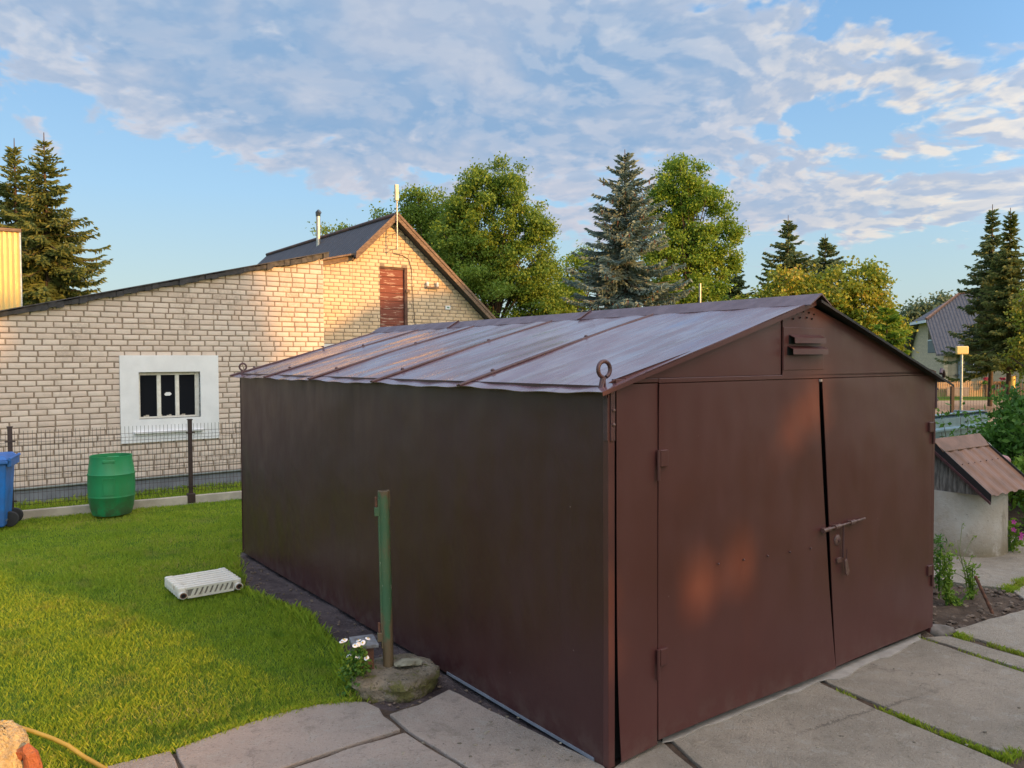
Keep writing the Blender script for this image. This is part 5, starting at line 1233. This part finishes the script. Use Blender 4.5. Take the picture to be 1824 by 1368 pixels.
# ================================================================== FAR HOUSE
fx, fy = Vector((.97, -.243, 0)).normalized(), Vector((.243, .97, 0)).normalized()
Cn = Vector((28.2, 52, 0)); fang2 = math.atan2(fx.y, fx.x)
fh = empty('far_house', Cn, fang2, 'pale yellow brick house with a steep grey half-hipped roof behind the spruces', 'house')
def fbr(g, b, o):
    co = obj_co(g); bt = g.n('ShaderNodeTexBrick'); x, y, z = g.sep(co)[0:3]
    g.put(bt.inputs['Vector'], g.comb(g.add(x, y), z, 0)); bt.inputs['Scale'].default_value = 3.4; bt.inputs['Brick Width'].default_value = .9; bt.inputs['Row Height'].default_value = .32; bt.inputs['Mortar Size'].default_value = .02
    g.put(bt.inputs['Color1'], (.74, .56, .38)); g.put(bt.inputs['Color2'], (.62, .46, .31)); g.put(bt.inputs['Mortar'], (.3, .26, .19))
    g.put(b.inputs['Base Color'], bt.outputs[0]); b.inputs['Roughness'].default_value = .9
M_FB = pmat('pale_yellow_brick', fbr)
def ftile(g, b, o):
    co = obj_co(g); x = g.sep(co)[0]; n = g.noise(g.scl(co, (3, 3, .5)), 2, 5, .7)
    g.put(b.inputs['Base Color'], g.mix(g.rng(n, .35, .7), (.12, .108, .115), (.075, .068, .075))); b.inputs['Roughness'].default_value = .7
    bump(g, b, g.m('SINE', g.mul(x, 30)), .025)
M_FT = pmat('grey_tile_roof', ftile)
FWd, FL, EZ = 8.6, 14.0, 2.55
rz, hz_, hw_ = 6.4, 4.5, 2.9
# gable wall (left end, x=0), with balcony opening
yc = FWd/2
def gy(z): return (z-EZ)/(rz-EZ)*yc
by0, by1, bz0, bz1 = 1.9, 3.9, 2.35, 4.1
m = MB(); m.prism([(0, 0, 0), (0, FWd, 0), (0, FWd, EZ), (0, FWd-gy(bz0), bz0) if False else (0, FWd, bz0), (0, 0, bz0)], (.25, 0, 0))
m.prism([(0, by1, bz0), (0, FWd, bz0), (0, FWd, EZ), (0, FWd-gy(hz_), hz_), (0, by1, hz_)], (.25, 0, 0)); m.prism([(0, 0, bz0), (0, by0, bz0), (0, by0, EZ+(by0/yc)*(rz-EZ)*.98), (0, 0, EZ)], (.25, 0, 0)); m.prism([(0, by0, bz1), (0, by1, bz1), (0, by1, hz_), (0, by0, EZ+(by0/yc)*(rz-EZ)*.98)], (.25, 0, 0))
m.build('wall', M_FB, fh)
MB().box(.26, FL, 0, .25, -.1, EZ).box(.26, FL, FWd-.25, FWd, 0, EZ).box(FL-.25, FL, .25, FWd-.25, 0, EZ).build('wall', simple('tan_brick', (.42, .34, .235), (.34, .27, .18), .9, 3), fh)
MB().box(1.6, 1.65, by0-.1, by1+.1, bz0, bz1).build('balcony_back', simple('shaded_render', (.28, .23, .16)), fh)  # recess shade put into the darker render colour
bl = MB().box(-.03, .03, by0, by1, bz0+.85, bz0+.93).build('balcony', M_WHITE, fh)
MB().box(-.02, .0, by0, by1, bz0+.02, bz0+.85).build('railing_panel', simple('grey_slats', (.16, .18, .2), (.09, .1, .12), .5, 6, stretch=(1, 8, .2)), bl)
o_ = .55; oe = .45
def P3(x, y, z): return (x, y, z)
ez = EZ-oe*(rz-EZ)/yc
hipx = 2.1
rf = MB()
yh0 = yc-hw_*.5*1.0; yh0 = yc*(hz_-EZ)/(rz-EZ); 
left = [(-o_, -oe, ez), (-o_, yh0, hz_), (hipx, yc, rz), (FL+o_, yc, rz), (FL+o_, -oe, ez)]
rgtp = [(-o_, FWd+oe, ez), (FL+o_, FWd+oe, ez), (FL+o_, yc, rz), (hipx, yc, rz), (-o_, FWd-yh0, hz_)]
hip = [(-o_, yh0, hz_), (-o_, FWd-yh0, hz_), (hipx, yc, rz)]
for P_ in (left, rgtp, hip): rf.prism(P_, (0, 0, .12))
rfo = rf.build('roof', M_FT, fh)
MB().tube([(-o_, yh0, hz_+.16), (hipx, yc, rz+.16), (FL+o_, yc, rz+.16)], .11, 6).build('hip_tiles', simple('orange_ridge_tiles', (.3, .14, .08), (.18, .1, .07)), fh)
MB().prism([(-o_-.03, yh0-.1, hz_-.08), (-o_-.03, FWd-yh0+.1, hz_-.08), (-o_-.03, FWd-yh0+.1, hz_+.1), (-o_-.03, yh0-.1, hz_+.1)], (-.03, 0, 0)).build('barge_board', M_WHITE, fh)
MB().tube([(.9, -.12, ez), (.9, -.12, 0)], .07, 8).build('downpipe', simple('grey_pipe', (.22, .26, .3)), fh)
wb = None
Pq = lambda px, py: None
def onlong(px, py):
    q = pl(px, py, Cn, fy)-Cn; return q.dot(fx), q.z
a0, z1_ = onlong(1720, 636); a1, z0_ = onlong(1748, 664)
ww = MB().box(a0, a1, -.06, .02, z0_, z1_).build('window', simple('dark_frame', (.03, .045, .045)), fh)
MB().box(a0+.08, (a0+a1)/2-.04, -.075, -.062, z0_+.08, z1_-.08).box((a0+a1)/2+.04, a1-.12, -.075, -.062, z0_+.08, z1_-.08).build('pane', M_GLASS, ww)
MB().box((a0+a1)/2-.04, (a0+a1)/2, -.085, -.06, z0_+.05, z1_-.05).box(a0+.05, a1-.1, -.085, -.06, z0_+.04, z0_+.08).build('glazing_bar', M_WHITE, ww)
MB().box(a0-.6, a1+.3, -.18, 0, z0_-.18, z0_-.1).build('window_sill', simple('dark_sill', (.05, .06, .06)), fh)
# small red-roofed house glimpse
rp_ = atY(1606, 602, 90); rh = empty('red_roofed_house', (rp_.x, 90, 0), 0, 'sliver of an orange tiled roof far behind, left of the far house', 'house')
MB().box(-4, 3.5, 0, 5, 0, 2.4).build('wall', M_FB, rh); zz_ = rp_.z+.3
MB().prism([(-4.4, -.4, 2.3), (3.9, -.4, 2.3), (3.9, 2.5, zz_), (-4.4, 2.5, zz_)], (0, 0, .12)).prism([(-4.4, 5.4, 2.3), (3.9, 5.4, 2.3), (3.9, 2.5, zz_), (-4.4, 2.5, zz_)], (0, 0, .12)).build('roof', simple('orange_tiles', (.34, .14, .09), (.25, .1, .07)), rh)
# picket fence across the road ---------------------------------------------
FY = 41.0
pfe = empty('picket_fence', (atY(1640, 700, FY).x, FY, 0), 0, 'pale wooden picket fence along the far side of the sandy road', 'fence')
M_PICK = simple('pale_pickets', (.46, .31, .17), (.34, .22, .12), .8, 3, stretch=(6, 1, .4))
X0 = atY(1640, 700, FY).x; zt2 = atY(1700, 678, FY).z; m = MB(); xe = atY(1752, 700, FY).x-X0; x = 0
while x < xe:
    m.box(x, x+.085, 0, .02, .02, zt2+.03*math.sin(x*9)); x += .115
m.build('pickets', M_PICK, pfe); MB().box(0, xe, .021, .06, .25, .33).box(0, xe, .021, .06, zt2-.25, zt2-.17).build('rail', M_OLDW, pfe)
gp = empty('fence_gate', (atY(1755, 700, FY).x, FY, 0), 0, 'orange brown wooden gate with dark slats between flower topped posts', 'gate')
gw_ = atY(1800, 700, FY).x-atY(1755, 700, FY).x
MB().box(0, .22, -.06, .1, 0, zt2+.05).build('post', simple('orange_wood', (.42, .2, .08), (.34, .16, .07)), gp)
m = MB(); x = .28
while x < gw_: m.box(x, x+.09, 0, .03, .05, zt2-.05); x += .15
m.build('slats', simple('dark_slats', (.10, .055, .035)), gp); MB().box(.22, .8, -.03, -.001, zt2-.22, zt2-.06).build('rail', simple('orange_wood', (.42, .2, .08)), gp)
dk = empty('dark_picket_fence', (atY(1812, 700, FY).x, FY, 0), 0, 'dark weathered picket fence at the right edge past the mailbox', 'fence')
m = MB(); x = 0
while x < 4: m.box(x, x+.09, 0, .03, .05, zt2-.1); x += .14
m.build('pickets', simple('dark_pickets', (.08, .055, .04)), dk)
for (px, py, lab) in ((1757, 675, 'red geraniums on the orange gate post across the road'), (1787, 675, 'red geraniums in a green pot over the dark gate slats')):
    p = atY(px, py, FY-.25); e = empty('geranium', p, 0, lab, 'flower'); rs = np.random.RandomState(px)
    quads('petals', leafset(rs, cloud(rs, 12, 0, 0, 0, .13, .1, .07), 160, (.03, .03, .02), .06, .05), simple('red_petals', (.5, .02, .06)), e)
    quads('leaves', leafset(rs, cloud(rs, 12, 0, 0, -.22, .2, .12, .1), 200, (.04, .04, .03), .07, .05), M_LEAFD, e)
    MB().lathe([(.08, -.5), (.12, -.3)], 12).build('pot', M_OLDW, e)
p = atY(1802, 697, FY-.6); mbx = empty('yellow_mailbox', (p.x, FY-.6, 0), 0, 'shiny yellow metal box fixed at the fence, right of the gate', 'mailbox')
MB().tube([(0, 0, .22), (0, 0, .22+.85)], .17, 18).build('box', simple('yellow_metal', (.75, .48, .12), (.6, .38, .1), .25, metal=.4), mbx, smooth=40); MB().tube([(0, 0, 0), (0, 0, .22)], .04, 8).build('leg', M_OLDW, mbx); MB().tube([(0, 0, 1.07), (0, 0, 1.10)], .185, 18).build('lid', M_OLDW, mbx)
# sign/lamp on pole
PY = 21.0; p = atY(1713, 624, PY); lp = empty('floodlight_pole', (p.x, PY, 0), 0, 'thin pale metal pole topped by a pale yellow rectangular lamp head', 'lamp post')
MB().tube([(0, 0, 0), (0, 0, p.z)], .035, 10).build('pole', M_GALV, lp, smooth=50)
lh = MB().box(-.16, .16, -.06, .03, p.z-.11, p.z+.11).build('lamp_head', simple('pale_yellow_plastic', (.75, .55, .22), (.65, .48, .2), .4), lp, bevel=.03, seg=3)  # head in one plain pale yellow
# neighbour's mesh fence with dark post
p = atY(1696, 720, 19.0); wf2 = empty('garden_fence', (p.x, 19.0, 0), 0, 'dark thin wire fence with a black post in front of the sandy road', 'fence')
zt3 = atY(1696, 688, 19).z
for x in (-2.5, 0, 2.5): MB().box(x-.035, x+.035, -.035, .035, 0, zt3).build('post', M_FENCE, wf2)
m = MB()
for i in range(110): x = -2.5+i*.07; m.tube([(x, 0, .05), (x, 0, zt3-.05)], .0022, 3, cap=False)
for z in (.15, .6, 1.05, zt3-.06): m.tube([(-2.5, 0, z), (5.2, 0, z)], .003, 3, cap=False)
m.build('wire_mesh', M_FENCE, wf2, fixn=False)
# roadside grey sheet in front of picket fence
p0 = atY(1686, 690, FY-.3); p1 = atY(1725, 712, FY-.3); o = MB().box(p0.x, p1.x, FY-.34, FY-.3, .06, p0.z).build('noticeboard', simple('grey_board', (.24, .2, .18))); tag(o, 'plain grey board leaning low against the pale picket fence', 'board')
# pole behind the trees
p = atY(1247, 505, 33); o = MB().tube([(0, 0, 0), (0, 0, p.z)], .05, 8).build('utility_pole', M_STEEL, smooth=50); o.location = (p.x, 33, 0); tag(o, 'pale thin utility pole standing before the airy light green tree', 'pole')

# ================================================================== SHADE: trees and a barn and more, all unseen and shaped to cut the low sun
UX, UY = -HY, HX
def sunpos(u, D_): return Vector((HX*D_+UX*u, HY*D_+UY*u, 0))
def shade_tree(u, D_, zc, ru, rz_, n, seed, lab, L=.35, sg=.25):
    p = sunpos(u, D_); e = empty('unseen_shade_tree', p, 0, lab, 'tree'); rs = np.random.RandomState(seed)
    T = cloud(rs, 160, 0, 0, zc, ru, ru, rz_); quads('crown', leafset(rs, T, n, (sg, sg, sg), L, L*.6), M_LEAF, e)
    MB().tube([(0, 0, 0), (0, 0, zc)], [.1, .07], 8).build('trunk', M_BARK, e)
def skyline(name, pts, lab, cat, D_=15):
    """an unseen mass, added to cut sunlight, 4 m deep whose roof edge follows pts (u, height)"""
    u0 = pts[0][0]; e = empty(name, sunpos(u0, D_), math.atan2(UY, UX), lab, cat)
    q = [(u-u0, 0, h) for u, h in pts]; w = pts[-1][0]-u0
    MB().prism([(0, 0, 0), (w, 0, 0)]+[(a_, b_, h-.1) for a_, b_, h in reversed(q)], (0, -4, 0)).build('wall', M_BRICK, e)
    m = MB()
    for k in range(len(q)-1): m.prism([(q[k][0], .2, q[k][2]-.1), (q[k+1][0], .2, q[k+1][2]-.1), (q[k+1][0], .2, q[k+1][2]), (q[k][0], .2, q[k][2])], (0, -4.4, 0))
    m.build('roof', M_SLATE, e)
skyline('blocker', [(-14, 3.3), (1.4, 3.4), (2.1, 3.5), (3.3, 3.72), (3.75, 3.8), (3.76, 4.3), (4.0, 4.3), (4.01, 3.86), (4.45, 3.93)], 'long low shed, unseen and added to shape the low sunlight', 'blocker')  # added unseen mass, top notched to pass sun to lawn and doors
skyline('baffle', [(4.45, 4.5), (8.0, 5.8), (11.75, 7.0)], 'brick barn, unseen and added to shade the garage', 'baffle')  # added unseen mass, tall enough to keep the garage in shade
skyline('gable_shade_house', [(11.75, 8.2), (12.6, 8.42), (13.4, 8.86), (14.1, 9.05), (16.1, 9.35), (18.0, 9.4), (20.5, 5.5)], 'unseen house with its roof line cut to shade the gable', 'house')  # unseen, outline cut to drop the shade line on the gable
skyline('far_shade_block', [(52, 9), (62, 11), (76, 9)], 'unseen block added to shade the far house', 'house')  # unseen, put in only to shade the far house
shade_tree(6.75, 14, 6.3, 1.65, 2.6, 12000, 1, 'dense unseen tree with its crown sized to shade the brick annex'); shade_tree(4.25, 16, 6.1, .80, 1.65, 6500, 2, 'small unseen tree placed to shade the upper doors', .22, .10)  # unseen crowns sized so their shade lands on annex and doors
shade_tree(3.62, 15.5, 5.0, .18, 1.1, 1500, 5, 'slim unseen tree added to keep sun off the garage corner', .2, .07)  # invented tree, put in to block sun on the corner panel
shade_tree(8.1, 17, 8.2, .6, 1.2, 420, 4, 'thin young tree outside the photo casting dapples on the annex')
